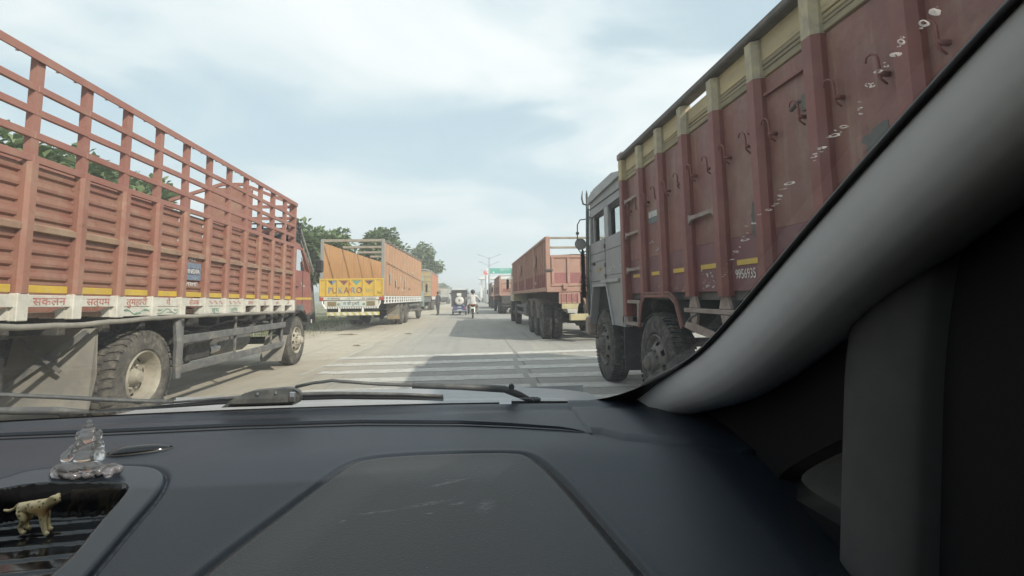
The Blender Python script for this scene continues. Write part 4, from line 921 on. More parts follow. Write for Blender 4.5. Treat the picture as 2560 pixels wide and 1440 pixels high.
# ladder steps let into the bays
def step(y0, y1, z):
    m = T.mb()
    m.prism([(y0, z - .05), (y0, z + .035), (y0 + .05, z + .018), (y1 - .05, z + .018), (y1, z + .035), (y1, z - .05), (y1 - .03, z - .03), (y1 - .07, z - .016), (y0 + .07, z - .016), (y0 + .03, z - .03)], 'x', -.02, .012)
    m.build('step', M_STRAP, RT)
for z in (2.46, 2.03, 1.585): step(5.45, 5.96, z)
step(3.71, 4.18, 1.955)
# small door let into the side: frame bars, bolt, hinge
m = T.mb(); m.box(.02, .046, 2.60, 3.04, 2.62, 2.64); m.build('door_lintel', M_MARP, RT)
m = T.mb(); m.box(.024, .046, 2.585, 2.625, 1.30, 2.60); m.build('door_edge', M_IRON, RT)
m = T.mb(); m.tube([(.02, 2.62, 2.42), (.0, 2.66, 2.43), (.01, 2.75, 2.41)], .014, 6); m.box(.0, .03, 2.58, 2.64, 2.36, 2.46); m.build('door_bolt', M_IRON, RT)
m = T.mb(); m.box(.01, .045, 3.15, 3.24, 2.42, 2.47, c=.006); m.build('hinge', M_MARP, RT)
T.text('9956935', .105, M_WTEXT, .040, 3.41, 1.415, sx=.74, thick=.001)
# painted flag and scribbles on the second bay
M_FLAGW = mat('flag_white', (.50, .52, .50), (.36, .38, .38), rough=.6, scale=12, dust=(.25, .2, .18), dustamt=.5); M_FLAGG = mat('flag_grey', (.10, .14, .15), (.13, .15, .15), rough=.6, scale=12)
m = T.mb(); m.prism([(5.28, 2.14), (5.28, 2.21), (5.05, 2.20), (4.9, 2.15), (4.9, 2.09), (5.05, 2.135)], 'x', .038, .0435); m.build('painted_flag', M_FLAGW, RT)
m = T.mb(); m.prism([(5.28, 2.07), (5.28, 2.138), (5.05, 2.132), (4.9, 2.088), (4.9, 2.03), (5.05, 2.07)], 'x', .038, .0435); m.build('painted_flag', M_FLAGG, RT)
for y, z in ((5.22, 1.86), (5.05, 1.76), (4.96, 1.62)): T.text('~॰~', .09, M_FLAGW, .041, y, z, thick=.001)
# dark smears and bare grey patches with their own outline
M_SMEAR = mat('grey_smear', (.085, .09, .085), (.11, .115, .105), rough=.7, scale=8)
def blotch(yc, zc, a, b, seed, q=.0425, mt=None, par=None, nm='paint_patch'):
    rnd = random.Random(seed); pts = []
    for i in range(22):
        t = 2 * math.pi * i / 22; rr = rnd.uniform(.6, 1.1); pts.append((yc + a * rr * math.cos(t), zc + b * rr * math.sin(t)))
    m = T.mb(); m.prism(pts, 'x', q, q + .002); m.build(nm, mt or M_SMEAR, par or RT)
blotch(2.16, 2.02, .12, .10, 1); blotch(1.72, 1.85, .18, .16, 2); blotch(3.24, 1.80, .07, .16, 3); blotch(3.20, 1.5, .06, .13, 6)
blotch(5.55, 1.72, .10, .14, 4); blotch(2.25, 1.6, .2, .1, 7)
M_CHIP = mat('bare_chip', (.33, .25, .15), (.24, .16, .10), rough=.8, scale=20)
rnd = random.Random(4)
for i in range(46):
    yy = rnd.gauss(4.6, .28); zz = 1.30 + abs(rnd.gauss(0, .07)); s_ = rnd.uniform(.006, .022)
    if any(abs(yy - p) < .06 for p in PY): continue
    blotch(yy, zz, s_, s_ * .7, i, .0415, M_CHIP, nm='paint_chip')
for i in range(26): 
    yy = rnd.uniform(3.2, 4.1); zz = 1.30 + abs(rnd.gauss(0, .1)); s_ = rnd.uniform(.004, .012)
    if any(abs(yy - p) < .06 for p in PY): continue
    blotch(yy, zz, s_ * 1.6, s_, i + 60, .0415, M_FLAGW, nm='paint_chip')
# undergear
m = T.mb()
for q in (.78, 1.6): m.box(q, q + .09, -2.2, 7.7, .82, 1.12)
for y in (6.0, 5.4, 4.24, 3.66, 3.09, 2.5, 1.93, 1.2, .4, -.4, -1.4): m.box(.08, W - .08, y - .05, y + .05, 1.10, 1.22)
m.build('chassis', M_CHAS, RT)
m = T.mb()      # mudguard loop over the second axle
loop = [(5.58, .90), (5.45, 1.20), (5.36, 1.272), (4.66, 1.272), (4.52, 1.20), (4.40, .96)]
for (a, b), (c, d) in zip(loop, loop[1:]):
    L_ = math.hypot(c - a, d - b); nx, nz = -(d - b) / L_ * .014, (c - a) / L_ * .014
    m.prism([(a, b), (c, d), (c - nx, d - nz), (a - nx, b - nz)], 'x', -.03, .55)
m.build('mudguard', M_CHAS, RT)
m = T.mb()
for (a, b), (c, d) in zip(loop, loop[1:]): m.bar((-.02, a, b), (-.02, c, d), .018, .06)
m.build('mudguard_lip', M_MARP, RT)
m = T.mb()      # step frame between the axles
for a, b, c, d in ((5.52, 1.17, 6.06, 1.21), (5.56, .90, 6.06, .94), (5.99, .94, 6.06, 1.17), (5.56, .94, 5.63, 1.17)): m.box(-.02, .05, a, c, b, d)
m.build('step_frame', M_STRAP, RT)
m = T.mb(); m.box(-.01, .03, .3, 4.38, 1.105, 1.145, c=.006); m.build('under_rail', M_STRAP, RT)
for y in (4.2, 3.66, 3.09, 2.52, 1.93, 1.35): m = T.mb(); m.prism([(y - .09, 1.15), (y + .09, 1.15), (y + .045, 1.25), (y - .045, 1.25)], 'x', .0, .025); m.prism([(y - .03, .98), (y + .03, .98), (y + .07, 1.10), (y - .07, 1.10)], 'x', .0, .025); m.build('rail_bracket', M_STRAP, RT)
m = T.mb(); m.prism([(4.34, .97), (4.30, 1.02), (4.1, 1.0), (3.62, .93), (3.6, .88), (4.1, .93)], 'x', -.03, .0); m.build('lower_guard', M_STRAP, RT)
m = T.mb(); m.tube([(-.01, 4.33, 1.0), (.0, 4.25, 1.06), (.0, 4.12, 1.1)], .012, 6); m.tube([(-.01, 3.95, .95), (.02, 3.85, .7), (.05, 3.8, .45)], .006, 5); m.build('tie_wire', M_IRON, RT)
m = T.mb(); m.lathe([(-.75, .01), (-.75, .26), (-.7, .28), (.7, .28), (.75, .26), (.75, .01)], (.42, 2.4, .72), 'y', 20); m.build('fuel_tank', M_IRON, RT, smooth=True, angle=40)
m = T.mb(); m.box(.1, .5, 3.3, 3.95, .55, 1.02, c=.03); m.build('air_tank_box', M_CHAS, RT)
m = T.mb(); m.box(.04, .16, 3.28, 3.42, 1.18, 1.27, c=.02); m.lathe([(-.0, .001), (-.0, .05), (.08, .05)], (.03, 3.38, 1.2), n=12); m.build('side_lamp', M_STRAP, RT)
for y, st in ((7.19, 'steer'), (5.16, 'steer')): wheel(T, y, .54, st, .0, 2, M_TYRE, M_RIMG, width=W); axle(T, y, .54, W)
for y in (-.6, -1.95): wheel(T, y, .54, 'dual', .0, False, M_TYRE, M_RIMG, width=W); axle(T, y, .54, W)
m = T.mb(); m.box(.0, .52, 6.20, 6.225, .30, .98, c=.005); m.box(.0, .1, 6.19, 6.235, .92, 1.0); m.build('mud_flap', M_BLACK, RT)
# ---- cab
Y0, Y1 = 6.14, 7.93
for q in (.0, W - .10):
    m = T.mb(); o = .0 if q < 1 else .0
    m.prism([(Y0, .86), (Y0, 2.12), (Y1 - .02, 2.12), (Y1, 1.7), (Y1, .92), (7.86, .92), (7.66, 1.41), (6.92, 1.41), (6.64, .86)], 'x', q, q + .10); m.build('cab_side', M_CABG, RT)
    m = T.mb(); m.prism([(Y0, 2.60), (Y0, 2.86), (Y1 - .12, 2.84), (Y1 - .06, 2.66), (Y1 - .04, 2.56)], 'x', q + .01, q + .09); m.build('cab_upper_side', M_CABG, RT)
    m = T.mb(); m.box(q + .01, q + .09, Y0, Y0 + .10, 2.12, 2.6, c=.01); m.box(q + .01, q + .09, 6.82, 7.02, 2.12, 2.6, c=.01); m.bar((q + .05, Y1 - .05, 2.12), (q + .05, Y1 - .08, 2.6), .08, .09, upv=(0, 1, 0)); m.bar((q + .05, 7.70, 2.12), (q + .05, 7.72, 2.58), .03, .04, upv=(0, 1, 0)); m.build('window_pillar', M_CABG2, RT)
m = T.mb(); m.prism([(6.64, .86), (6.92, 1.41), (7.66, 1.41), (7.86, .92), (7.90, .93), (7.69, 1.45), (6.89, 1.45), (6.59, .86)], 'x', -.025, .01); m.build('wheel_arch_trim', M_CABG2, RT)
m = T.mb(); m.prism([(6.64, .88), (6.92, 1.40), (7.66, 1.40), (7.86, .92)], 'x', .11, .12); m.build('arch_liner', M_HOLE, RT)
roof = [(Y0 - .02, 2.86), (Y0 - .02, 2.92), (Y0 + .3, 2.98), (Y1 - .5, 2.97), (Y1 - .12, 2.90), (Y1 - .03, 2.80), (Y1 - .10, 2.80)]
m = T.mb(); m.prism(roof, 'x', -.03, W - .0); m.build('cab_roof', M_CABG2, RT)
m = T.mb(); m.box(.1, W - .1, Y0 + .01, Y0 + .04, 1.2, 2.2); m.build('cab_back', M_CABG, RT)
m = T.mb(); m.prism([(Y1 - .02, .8), (Y1 - .02, 2.1), (Y1 + .03, 2.1), (Y1 + .05, 1.4), (Y1 + .04, .8)], 'x', .02, W - .02); m.build('cab_front', M_CABG, RT)
m = T.mb(); m.box(.08, W - .1, Y1 - .07, Y1 - .065, 2.12, 2.8); m.build('windscreen', M_CLEARG, RT)
m = T.mb(); m.box(.45, .95, 6.5, 6.65, 1.6, 2.2, c=.05); m.box(1.5, 2.0, 6.5, 6.65, 1.6, 2.2, c=.05); m.build('seat', M_BLACK, RT)
# seams, door, handle, steps
m = T.mb(); m.box(-.004, .002, 6.96, 6.972, 1.5, 2.12); m.box(-.004, .002, 6.97, 7.84, 1.49, 1.502); m.box(-.004, .002, 7.84, 7.85, 1.0, 2.1); m.box(-.004, .002, 6.15, 7.84, 1.93, 1.938); m.box(-.004, .002, 6.97, 7.8, 1.80, 1.806); m.box(-.004, .002, 6.16, 6.95, 1.56, 1.566); m.box(-.004, .01, 6.14, 7.85, 2.70, 2.712); m.build('body_seam', M_BLACK, RT)
m = T.mb()
for z in (2.0, 1.72, 1.56): m.box(-.018, .0, 6.95, 6.985, z - .03, z + .03)
m.build('hinge', M_IRON, RT)
m = T.mb(); m.tube([(-.03, 7.78, 2.08), (-.045, 7.82, 1.98), (-.045, 7.82, 1.72), (-.03, 7.72, 1.66)], .010, 6); m.build('grab_handle', M_IRON, RT)
m = T.mb(); m.box(-.03, .0, 7.55, 7.68, 1.76, 1.79, c=.006); m.build('door_handle', M_BLACK, RT)
m = T.mb(); m.box(-.035, .0, 6.30, 7.15, 1.455, 1.50, c=.005); m.build('drip_step', M_CABG2, RT)
M_MUST = mat('mustard_smear', (.34, .26, .12), (.27, .24, .18), rough=.6, scale=12)
rnd = random.Random(9)
for yy, zz, a in ((7.35, 1.66, .16), (7.2, 1.69, .1)): blotch(yy, zz, a, .035, int(a * 99), -.003, M_MUST)
for i in range(8): blotch(rnd.uniform(6.25, 6.85), rnd.uniform(1.62, 1.74), .02, .012, 30 + i, -.003, M_FLAGW, nm='paint_chip')
# dark inner linings of the window openings, steering wheel
for a, b in ((6.245, 6.815), (7.025, 7.68)):
    for q in (.06, W - .10):
        m = T.mb(); m.box(q, q + .05, a, a + .05, 2.12, 2.60); m.box(q, q + .05, b - .05, b, 2.12, 2.60); m.box(q, q + .05, a, b, 2.53, 2.60); m.box(q, q + .05, a, b, 2.12, 2.15); m.build('window_lining', M_BLACK, RT)
m = T.mb(); m.lathe([(.016 * math.cos(t_), .22 + .016 * math.sin(t_)) for t_ in [6.2832 * i / 8 for i in range(8)]], (.6, 7.35, 2.15), 'z', 22, close=True); m.build('steering_wheel', M_BLACK, RT)
# torn black cloth round the windows
m = T.mb()
for a, b in ((6.26, 6.82), (7.04, 7.68)):
    n = 9
    for i in range(n):
        u0 = a + (b - a) * i / n; u1 = a + (b - a) * (i + 1) / n; d0 = .05 + .12 * abs(math.sin(i * 2.3)) * (1.6 if i in (0, n - 1) else .6)
        m.add([(.03, u0, 2.6), (.03, u1, 2.6), (.035, (u0 + u1) / 2, 2.6 - d0)], [(0, 1, 2)])
m.build('torn_curtain', M_BLACK, RT)
M_POLE = mat('dark_green_pole', (.07, .10, .095), (.10, .125, .115), rough=.6, scale=9, dust=(.2, .19, .17), dustamt=.4)
# mirror pole with trident, round mirror, tassels
m = T.mb(); m.tube([(.0, 7.99, .95), (-.015, 8.0, 1.6), (.0, 8.0, 2.4), (.01, 7.98, 2.85)], .03, 8); m.build('corner_pole', M_POLE, RT, smooth=True)
m = T.mb(); m.tube([(.0, 7.98, 2.82), (.0, 7.98, 3.0), (.0, 7.98, 3.08)], [.018, .02, .003], 6)
for s in (-1, 1): m.tube([(.0, 7.98, 2.82), (.07 * s, 7.98 + .02 * s, 2.83), (.095 * s, 7.98 + .03 * s, 2.93), (.08 * s, 7.98 + .03 * s, 3.06)], [.016, .016, .014, .004], 6)
m.build('trident', M_IRON, RT)
m = T.mb(); m.tube([(-.01, 8.0, 2.58), (-.10, 8.1, 2.58), (-.14, 8.14, 2.5), (-.15, 8.15, 2.1), (-.10, 8.1, 2.0), (-.02, 8.02, 2.03)], .010, 6); m.box(-.165, -.12, 8.12, 8.17, 2.33, 2.37); m.build('mirror_frame', M_IRON, RT)
m = T.mb(); m.lathe([(.03, .001), (.03, .07), (.0, .10), (-.012, .098)], (-.10, 8.12, 2.16), 'y', 24); m.build('mirror_shell', M_BLACK, RT, smooth=True)
m = T.mb(); m.lathe([(-.011, .092), (-.011, .001)], (-.10, 8.12, 2.16), 'y', 24); m.build('mirror_glass', M_CHROME, RT)
rnd = random.Random(3)
for zc, hh, ww in ((1.82, .24, .075), (1.47, .20, .11)):
    m = T.mb()
    for i in range(1000):
        z = zc + rnd.uniform(-hh, hh); a = rnd.random() * 6.28; r_ = ww * rnd.uniform(.5, 1.15) * (1 - .5 * ((z - zc) / hh) ** 2)
        c = Vector((-.085, 8.03, z)); d = Vector((math.cos(a) * r_, math.sin(a) * r_, -rnd.uniform(.01, .06)))
        e = Vector((-math.sin(a), math.cos(a), 0)) * .012
        m.add([tuple(c - e), tuple(c + e), tuple(c + d)], [(0, 1, 2)])
    m.build('tassel', M_HOLE, RT)
m = T.mb(); m.box(-.05, W + .05, 7.92, 8.14, .62, .92, c=.03); m.build('bumper', M_STRAP, RT)

# ================================================================= half-bodied tippers ahead on the right
M_PINK = mat('dusty_pink', (.40, .235, .185), (.345, .20, .16), rough=.7, scale=2.5, dust=(.36, .27, .20), dustamt=.55, streak=.4)
M_ROSE = mat('rose_band', (.31, .125, .12), (.26, .105, .105), rough=.65, scale=3, dust=(.32, .20, .17), dustamt=.5, streak=.4)
M_SAND = mat('sand_load', (.46, .41, .31), (.40, .35, .26), rough=.95, scale=6, bump=.6, bscale=20)
M_RUSTR = mat('rusty_red', (.28, .105, .075), (.22, .09, .07), rough=.65, scale=3, dust=(.33, .24, .18), dustamt=.5, streak=.35)
M_WOOD = mat('yellow_timber', (.48, .42, .24), (.40, .35, .20), rough=.75, scale=6, dust=DUST, dustamt=.4)
M_WCAB = mat('white_cab', (.52, .51, .48), (.44, .43, .40), rough=.5, scale=3, dust=DUST, dustamt=.4)
def tipper(label, x, y, width, length, ztop, zmid, zlo, up, lo, axles, r, cabm, ribs, detail=True):
    T = Rig('tipper_truck', label, 1, x, y, group='tipper trucks queued on the right', oy=0.0); R_ = T.root
    m = T.mb(); m.box(.05, .08, .1, length, zmid, ztop); m.build('side_panel', up, R_)
    m = T.mb(); m.box(.049, .08, .1, length, zlo, zmid - .001); m.build('lower_side_panel', lo, R_)
    def rib(a, b, mt, w_=.05): q = MB(1); q.prism([(.05, -w_), (.0, -w_ * .7), (.0, w_ * .7), (.05, w_)], 'z', a, b); return q.mesh('rib', mt)
    r1, r2 = rib(zmid, ztop, up), rib(zlo, zmid - .001, lo); r3 = rib(zlo, ztop + .02, up, .085)
    P = (length - .2) / ribs
    for k in range(ribs):
        yy = .2 + P * (k + .5)
        if k % 6 == 5: T.put('post', r3, -.02, yy)
        else: p = T.put('rib', r1, 0, yy); link('rib_foot', r2, p)
    m = T.mb(); m.box(-.02, .10, .0, length + .1, ztop, ztop + .08, c=.012); m.build('top_rail', up, R_)
    m = T.mb(); m.box(-.03, .12, .0, length + .1, zlo - .12, zlo, c=.012); m.build('sill', up, R_)
    m = T.mb(); m.box(width - .08, width - .05, .1, length, zlo, ztop); m.build('far_side_panel', up, R_)
    m = T.mb(); m.box(.1, width - .1, .1, length, zlo - .12, zlo - .01); m.build('floor', M_CHAS, R_)
    m = T.mb(); m.box(.05, width - .05, length - .05, length, zlo, ztop); m.build('headboard', up, R_)
    for q in (-.01, width - .12): m = T.mb(); m.box(q, q + .13, -.02, .1, zlo - .12, ztop + .07, c=.012); m.build('corner_post', up, R_)
    gt = ztop - .48
    m = T.mb(); m.box(.13, width - .13, .0, .05, zlo + .40, gt - .05); m.build('tailgate_panel', up, R_)
    m = T.mb(); m.box(.13, width - .13, .001, .05, zlo + .1, zlo + .399); m.build('tailgate_lower', lo, R_)
    m = T.mb(); m.box(.12, width - .12, -.03, .06, gt - .05, gt + .03, c=.01); m.box(.12, width - .12, -.03, .06, zlo + .02, zlo + .1, c=.01); m.build('tailgate_frame', up, R_)
    for q in (.18, .62, 1.06, 1.5, 1.95, width - .2): m = T.mb(); m.box(q - .04, q + .04, -.035, .0, zlo + .1, gt - .05, c=.008); m.build('tailgate_post', up, R_)
    m = T.mb(); m.box(.0, width, -.04, .1, zlo - .14, zlo + .01, c=.012); m.build('rear_sill', M_PINK, R_)
    for z in (ztop + .04, ztop - .23): m = T.mb(); m.box(.12, width - .12, .02, .07, z - .03, z + .03, c=.006); m.build('cross_bar', M_BEAM, R_)
    m = T.mb(); m.sheet(lambda u, v: (.09 + (width - .18) * u, .06 + (length - .12) * v, gt + .03 + .10 * math.sin(math.pi * min(max(u, 0), 1)) * min(1, v * 9 + .3) + .03 * math.sin(u * 23) * math.sin(v * 41)), 14, 50); m.build('sand_load', M_SAND, R_, smooth=True)
    m = T.mb()
    for q in (.75, width - .85): m.box(q, q + .1, .4, length + 1.6, zlo - .46, zlo - .13)
    m.build('chassis', M_CHAS, R_)
    for yy, st in axles: wheel(T, yy, r, st, .03, 2, M_TYRE, M_RIMG, width=width); axle(T, yy, r, width)
    if detail:
        m = T.mb(); m.box(.33, .93, -.06, .0, zlo - .46, zlo - .15, c=.01); m.build('lamp_box', M_PINK, R_)
        m = T.mb(); m.box(.40, .86, -.066, -.061, zlo - .40, zlo - .2); m.build('lamp_lens', M_ROSE, R_)
        for i in range(4): m = T.mb(); m.box(.40 + i * .15, .42 + i * .15, -.085, -.067, zlo - .42, zlo - .18); m.build('lamp_bar', M_PINK, R_)
        m = T.mb(); m.box(.4, .85, -.09, -.05, zlo - .60, zlo - .46, c=.006); m.build('number_board', M_WOOD, R_)
        for q in (.45, 1.25): m = T.mb(); m.box(q, q + .12, -.1, -.03, zlo - .06, zlo + .08, c=.01); m.build('tailgate_hinge', M_PINK, R_)
        m = T.mb(); m.box(1.15, 1.6, -.02, .3, zlo - .55, zlo - .15, c=.01); m.box(1.18, 1.4, -.02, .25, zlo - .95, zlo - .55, c=.01); m.build('rear_bracket', M_PINK, R_)
        m = T.mb(); m.box(.62, width - .2, -.14, .02, .60, .78, c=.012); m.build('bumper', M_WOOD, R_)
        m = T.mb(); m.bar((1.0, -.02, zlo - .2), (1.15, .1, .95), .03, .06); m.build('bumper_stay', M_PINK, R_)
        m = T.mb(); m.lathe([(.05 * math.cos(a), .13 + .05 * math.sin(a)) for a in [2 * math.pi * i / 10 for i in range(10)]], (1.22, -.2, .62), 'x', 22, close=True); m.build('hung_ring', M_TYRED, R_, smooth=True)
        m = T.mb(); m.tube([(1.22, -.17, .8), (1.2, -.14, .9)], .008, 5); m.build('ring_hanger', M_IRON, R_)
        m = T.mb(); m.box(-.03, .18, -.06, .0, gt - .42, gt - .36, c=.01); m.tube([(-.03, -.05, gt - .2), (-.04, -.05, gt - .5)], .015, 6); m.build('tailgate_latch', M_IRON, R_)
        for yy in [a for a, s_ in axles if s_ == 'dual'][1:]:
            m = T.mb(); arch(m, yy, r, r + .10, R(5), R(175), .0, .58, 10); m.build('mudguard', M_STRAP, R_)
        for yy in (2.1, 6.6): m = T.mb(); m.box(-.05, .0, yy - .1, yy + .14, ztop - .62, ztop - .3, c=.01); m.tube([(-.03, yy - .15, ztop - .5), (-.05, yy, ztop - .75), (-.03, yy + .2, ztop - .6)], .02, 6); m.build('side_latch', M_PINK, R_)
        y0 = 5.2; y1 = [a for a, s_ in axles if s_ == 'steer'][0] - r - .2
        for z in (.55, .84): m = T.mb(); m.box(.03, .07, y0, y1, z, z + .1, c=.006); m.build('side_guard_rail', M_GUARD, R_)
        m = T.mb(); m.box(.1, .5, y0 + .5, y0 + 1.8, .5, 1.0, c=.04); m.build('fuel_tank', M_GUARD, R_)
        m = T.mb(); m.box(-.02, .4, length - .7, length - .1, zlo - .42, zlo - .14, c=.01); m.build('side_box', M_WOOD, R_)
    else:
        m = T.mb(); m.box(.15, width - .15, -.05, .05, zlo - .75, zlo - .14, c=.02); m.build('rear_frame', M_CHAS, R_)
        for q in (.1, width - .65): m = T.mb(); m.box(q, q + .55, .35, .37, .3, zlo - .2); m.build('mud_flap', M_BLACK, R_)
        m = T.mb(); m.box(.2, width - .2, -.1, .0, .55, .68, c=.01); m.build('bumper', M_CHAS, R_)
    simple_cab(T, length + .2, width, cabm, 2.7)
    return T
T = tipper('dusty pink tipper with rose lower band and ring hung on its bumper', 2.1, 13.2, 2.45, 10.8, 2.86, 1.93, 1.52, M_PINK, M_ROSE, ((1.3, 'dual'), (2.7, 'dual'), (4.1, 'dual'), (9.6, 'steer'), (12.1, 'steer')), .54, M_WCAB, 24)
T.text('BE 117', .14, M_WTEXT, .0, 2.2, 1.68)
m = T.mb(); m.prism([(1.3, 2.02), (1.42, 2.22), (1.7, 2.12), (1.95, 2.28), (1.8, 2.0), (1.5, 1.96)], 'y', -.012, -.0005); m.build('dent_scrape', M_SAND, T.root)
tipper('rusty red tipper queued directly ahead of the pink one', 2.15, 35.8, 2.4, 8.0, 2.8, 2.05, 1.5, M_PINK, M_RUSTR, ((1.2, 'dual'), (2.55, 'dual'), (8.9, 'steer')), .53, M_RUSTR, 16, False)
tipper('small looking rusty tipper farthest ahead in the right queue', 2.3, 53.0, 2.4, 8.0, 2.8, 2.2, 1.5, M_STRAP, M_RUSTR, ((1.2, 'dual'), (2.55, 'dual'), (8.9, 'steer')), .53, M_RUSTR, 16, False)
# ================================================================= people and small vehicles on the road
def skin_mesh(name, joints, edges, mats, pick, sub=2, root=0):
    """joints: name -> (x, y, z, rx, ry); grows one continuous surface and paints it by region"""
    keys = list(joints); me = bpy.data.meshes.new(name)
    me.from_pydata([joints[k][:3] for k in keys], [(keys.index(a), keys.index(b)) for a, b in edges], [])
    o = bpy.data.objects.new(name, me); COL.objects.link(o)
    sk = o.modifiers.new('s', 'SKIN'); sk.use_smooth_shade = True; sk.branch_smoothing = .3
    for i, k in enumerate(keys):
        j = joints[k]; d = me.skin_vertices[0].data[i]; d.radius = (j[3], j[4] if len(j) > 4 else j[3]); d.use_root = (i == root)
    ss = o.modifiers.new('u', 'SUBSURF'); ss.levels = sub; ss.render_levels = sub
    out = bpy.data.meshes.new_from_object(o.evaluated_get(bpy.context.evaluated_depsgraph_get()))
    bpy.data.objects.remove(o); bpy.data.meshes.remove(me)
    out.materials.clear()
    for m in mats: out.materials.append(m)
    for p in out.polygons: p.material_index = pick(p.center); p.use_smooth = True
    out.name = name; return out
M_SKIN = mat('skin', (.20, .105, .065), (.18, .09, .055), rough=.55, scale=20)
M_HAIR = mat('hair', (.015, .012, .011), rough=.6)
M_SHIRTG = mat('grey_shirt', (.085, .085, .10), (.065, .065, .078), rough=.85, scale=12)
M_TROUS = mat('dark_trousers', (.07, .066, .066), (.05, .048, .05), rough=.85, scale=12)
M_SHIRTW = mat('pale_shirt', (.56, .55, .53), (.46, .45, .44), rough=.85, scale=9)
M_TROUB = mat('khaki_trousers', (.21, .19, .17), (.16, .15, .135), rough=.85, scale=12)
M_SHOE = mat('shoe', (.03, .028, .026), rough=.6)
M_HELM = mat('helmet_black', (.02, .02, .022), rough=.25, spec=.6)

# standing man (faces away and a little towards the road)
J = dict(pel=(0, 0, .92, .135, .10), bel=(0, .0, 1.08, .135, .095), che=(0, .01, 1.28, .16, .105), shu=(0, .0, 1.42, .10, .08), nec=(0, .01, 1.49, .052, .052), hd1=(0, .02, 1.57, .075, .085), hd2=(0, .02, 1.66, .075, .09))
for s, n in ((-1, 'l'), (1, 'r')):
    J.update({n + 'sh': (.18 * s, 0, 1.39, .062, .06), n + 'el': (.25 * s, -.02, 1.12, .047, .047), n + 'wr': (.24 * s, .05, .90, .034, .034), n + 'pa': (.235 * s, .075, .82, .032, .022),
              n + 'f1': (.235 * s, .10, .75, .011, .011), n + 'f2': (.225 * s, .075, .735, .011, .011), n + 'th': (.21 * s, .11, .80, .011, .011),
              n + 'hi': (.085 * s, 0, .86, .095, .095), n + 'kn': (.095 * s, .02 * s, .50, .065, .068), n + 'an': (.10 * s, .0 + .03 * s, .10, .045, .05), n + 'to': (.12 * s, .14 + .03 * s, .045, .04, .03)})
E_ = [('pel', 'bel'), ('bel', 'che'), ('che', 'shu'), ('shu', 'nec'), ('nec', 'hd1'), ('hd1', 'hd2')]
for n in 'lr': E_ += [('shu', n + 'sh'), (n + 'sh', n + 'el'), (n + 'el', n + 'wr'), (n + 'wr', n + 'pa'), (n + 'pa', n + 'f1'), (n + 'pa', n + 'f2'), (n + 'pa', n + 'th'), ('pel', n + 'hi'), (n + 'hi', n + 'kn'), (n + 'kn', n + 'an'), (n + 'an', n + 'to')]
def pick_man(c):
    if c.z > 1.47: return 0
    if c.z < .10: return 3
    if abs(c.x) > .19 and c.z < 1.08: return 0
    return 1 if c.z > .90 else 2
P_ = thing('person', 'man in dark grey clothes standing on the road behind orange truck', 'person', (-2.33, 35.1, 0), R(55))
me = skin_mesh('body', J, E_, [M_SKIN, M_SHIRTG, M_TROUS, M_SHOE], pick_man); link('body', me, P_)
def head_bits(par, c, hair=True, face=(0, 1)):
    m = MB(); n = 16
    def cap(u, v):
        a = 2 * math.pi * u; t = v * R(112); fx = math.sin(t) * math.cos(a); fy = math.sin(t) * math.sin(a); fz = math.cos(t)
        k = .8 if fy > .35 and fz < .35 else 1.0
        return (c[0] + fx * .082 * k, c[1] + fy * .098 * k - .008, c[2] + fz * .098 + .012)
    m.sheet(cap, n, 9, closed_u=True); m.build('hair', M_HAIR, par, smooth=True)
    m = MB()
    for s in (-1, 1): m.lathe([(-.008, .001), (-.004, .012), (.004, .012), (.008, .001)], (c[0] + s * .032, c[1] + .088, c[2] - .005), 'y', 8)
    m.build('eyes', M_SHOE, par)
    m = MB(); m.tube([(c[0], c[1] + .085, c[2] + .005), (c[0], c[1] + .108, c[2] - .03), (c[0], c[1] + .09, c[2] - .04)], [.008, .013, .008], 6); m.build('nose', M_SKIN, par)
    for s in (-1, 1): m = MB(); m.tube([(c[0] + s * .078, c[1] + .0, c[2] + .02), (c[0] + s * .088, c[1] - .005, c[2] - .005), (c[0] + s * .078, c[1], c[2] - .03)], [.008, .014, .008], 6); m.build('ear', M_SKIN, par)
    m = MB(); m.box(c[0] - .024, c[0] + .024, c[1] + .084, c[1] + .092, c[2] - .062, c[2] - .054, c=.003); m.build('mouth', M_LAMPR, par)
head_bits(P_, (0, .02, 1.625))

# rider in a pale shirt
Rr = thing('person', 'motorcycle rider in pale shirt and black helmet seen from behind', 'person', (.13, 28.9, 0), R(-1)); Rr.scale = (1.16, 1, 1.02)
J = dict(pel=(0, .62, .86, .15, .12), bel=(0, .66, 1.0, .15, .115), che=(0, .74, 1.22, .18, .125), shu=(0, .80, 1.36, .12, .09), nec=(0, .83, 1.42, .055, .055), hd1=(0, .86, 1.50, .078, .085), hd2=(0, .87, 1.60, .078, .09))
for s, n in ((-1, 'l'), (1, 'r')):
    J.update({n + 'sh': (.20 * s, .80, 1.31, .072, .068), n + 'el': (.36 * s, .95, 1.10, .056, .05), n + 'wr': (.34 * s, 1.18, .97, .036, .034), n + 'pa': (.335 * s, 1.25, .965, .034, .024), n + 'f1': (.345 * s, 1.30, .95, .011, .011), n + 'f2': (.315 * s, 1.30, .95, .011, .011), n + 'th': (.30 * s, 1.26, .94, .011, .011),
              n + 'hi': (.12 * s, .68, .82, .105, .10), n + 'kn': (.24 * s, 1.02, .70, .078, .075), n + 'an': (.22 * s, .72, .34, .05, .052), n + 'to': (.25 * s, .90, .27, .042, .034)})
def pick_rid(c):
    if c.z > 1.41 and abs(c.x) < .12: return 0
    if c.z < .33: return 3
    if abs(c.x) > .29 and c.y > 1.0 and c.z > .85: return 0
    return 1 if c.z > .86 and c.y < 1.1 and not (abs(c.x) > .15 and c.y > .85 and c.z < .9) else 2
me = skin_mesh('body', J, E_, [M_SKIN, M_SHIRTW, M_TROUB, M_SHOE], pick_rid); link('body', me, Rr)
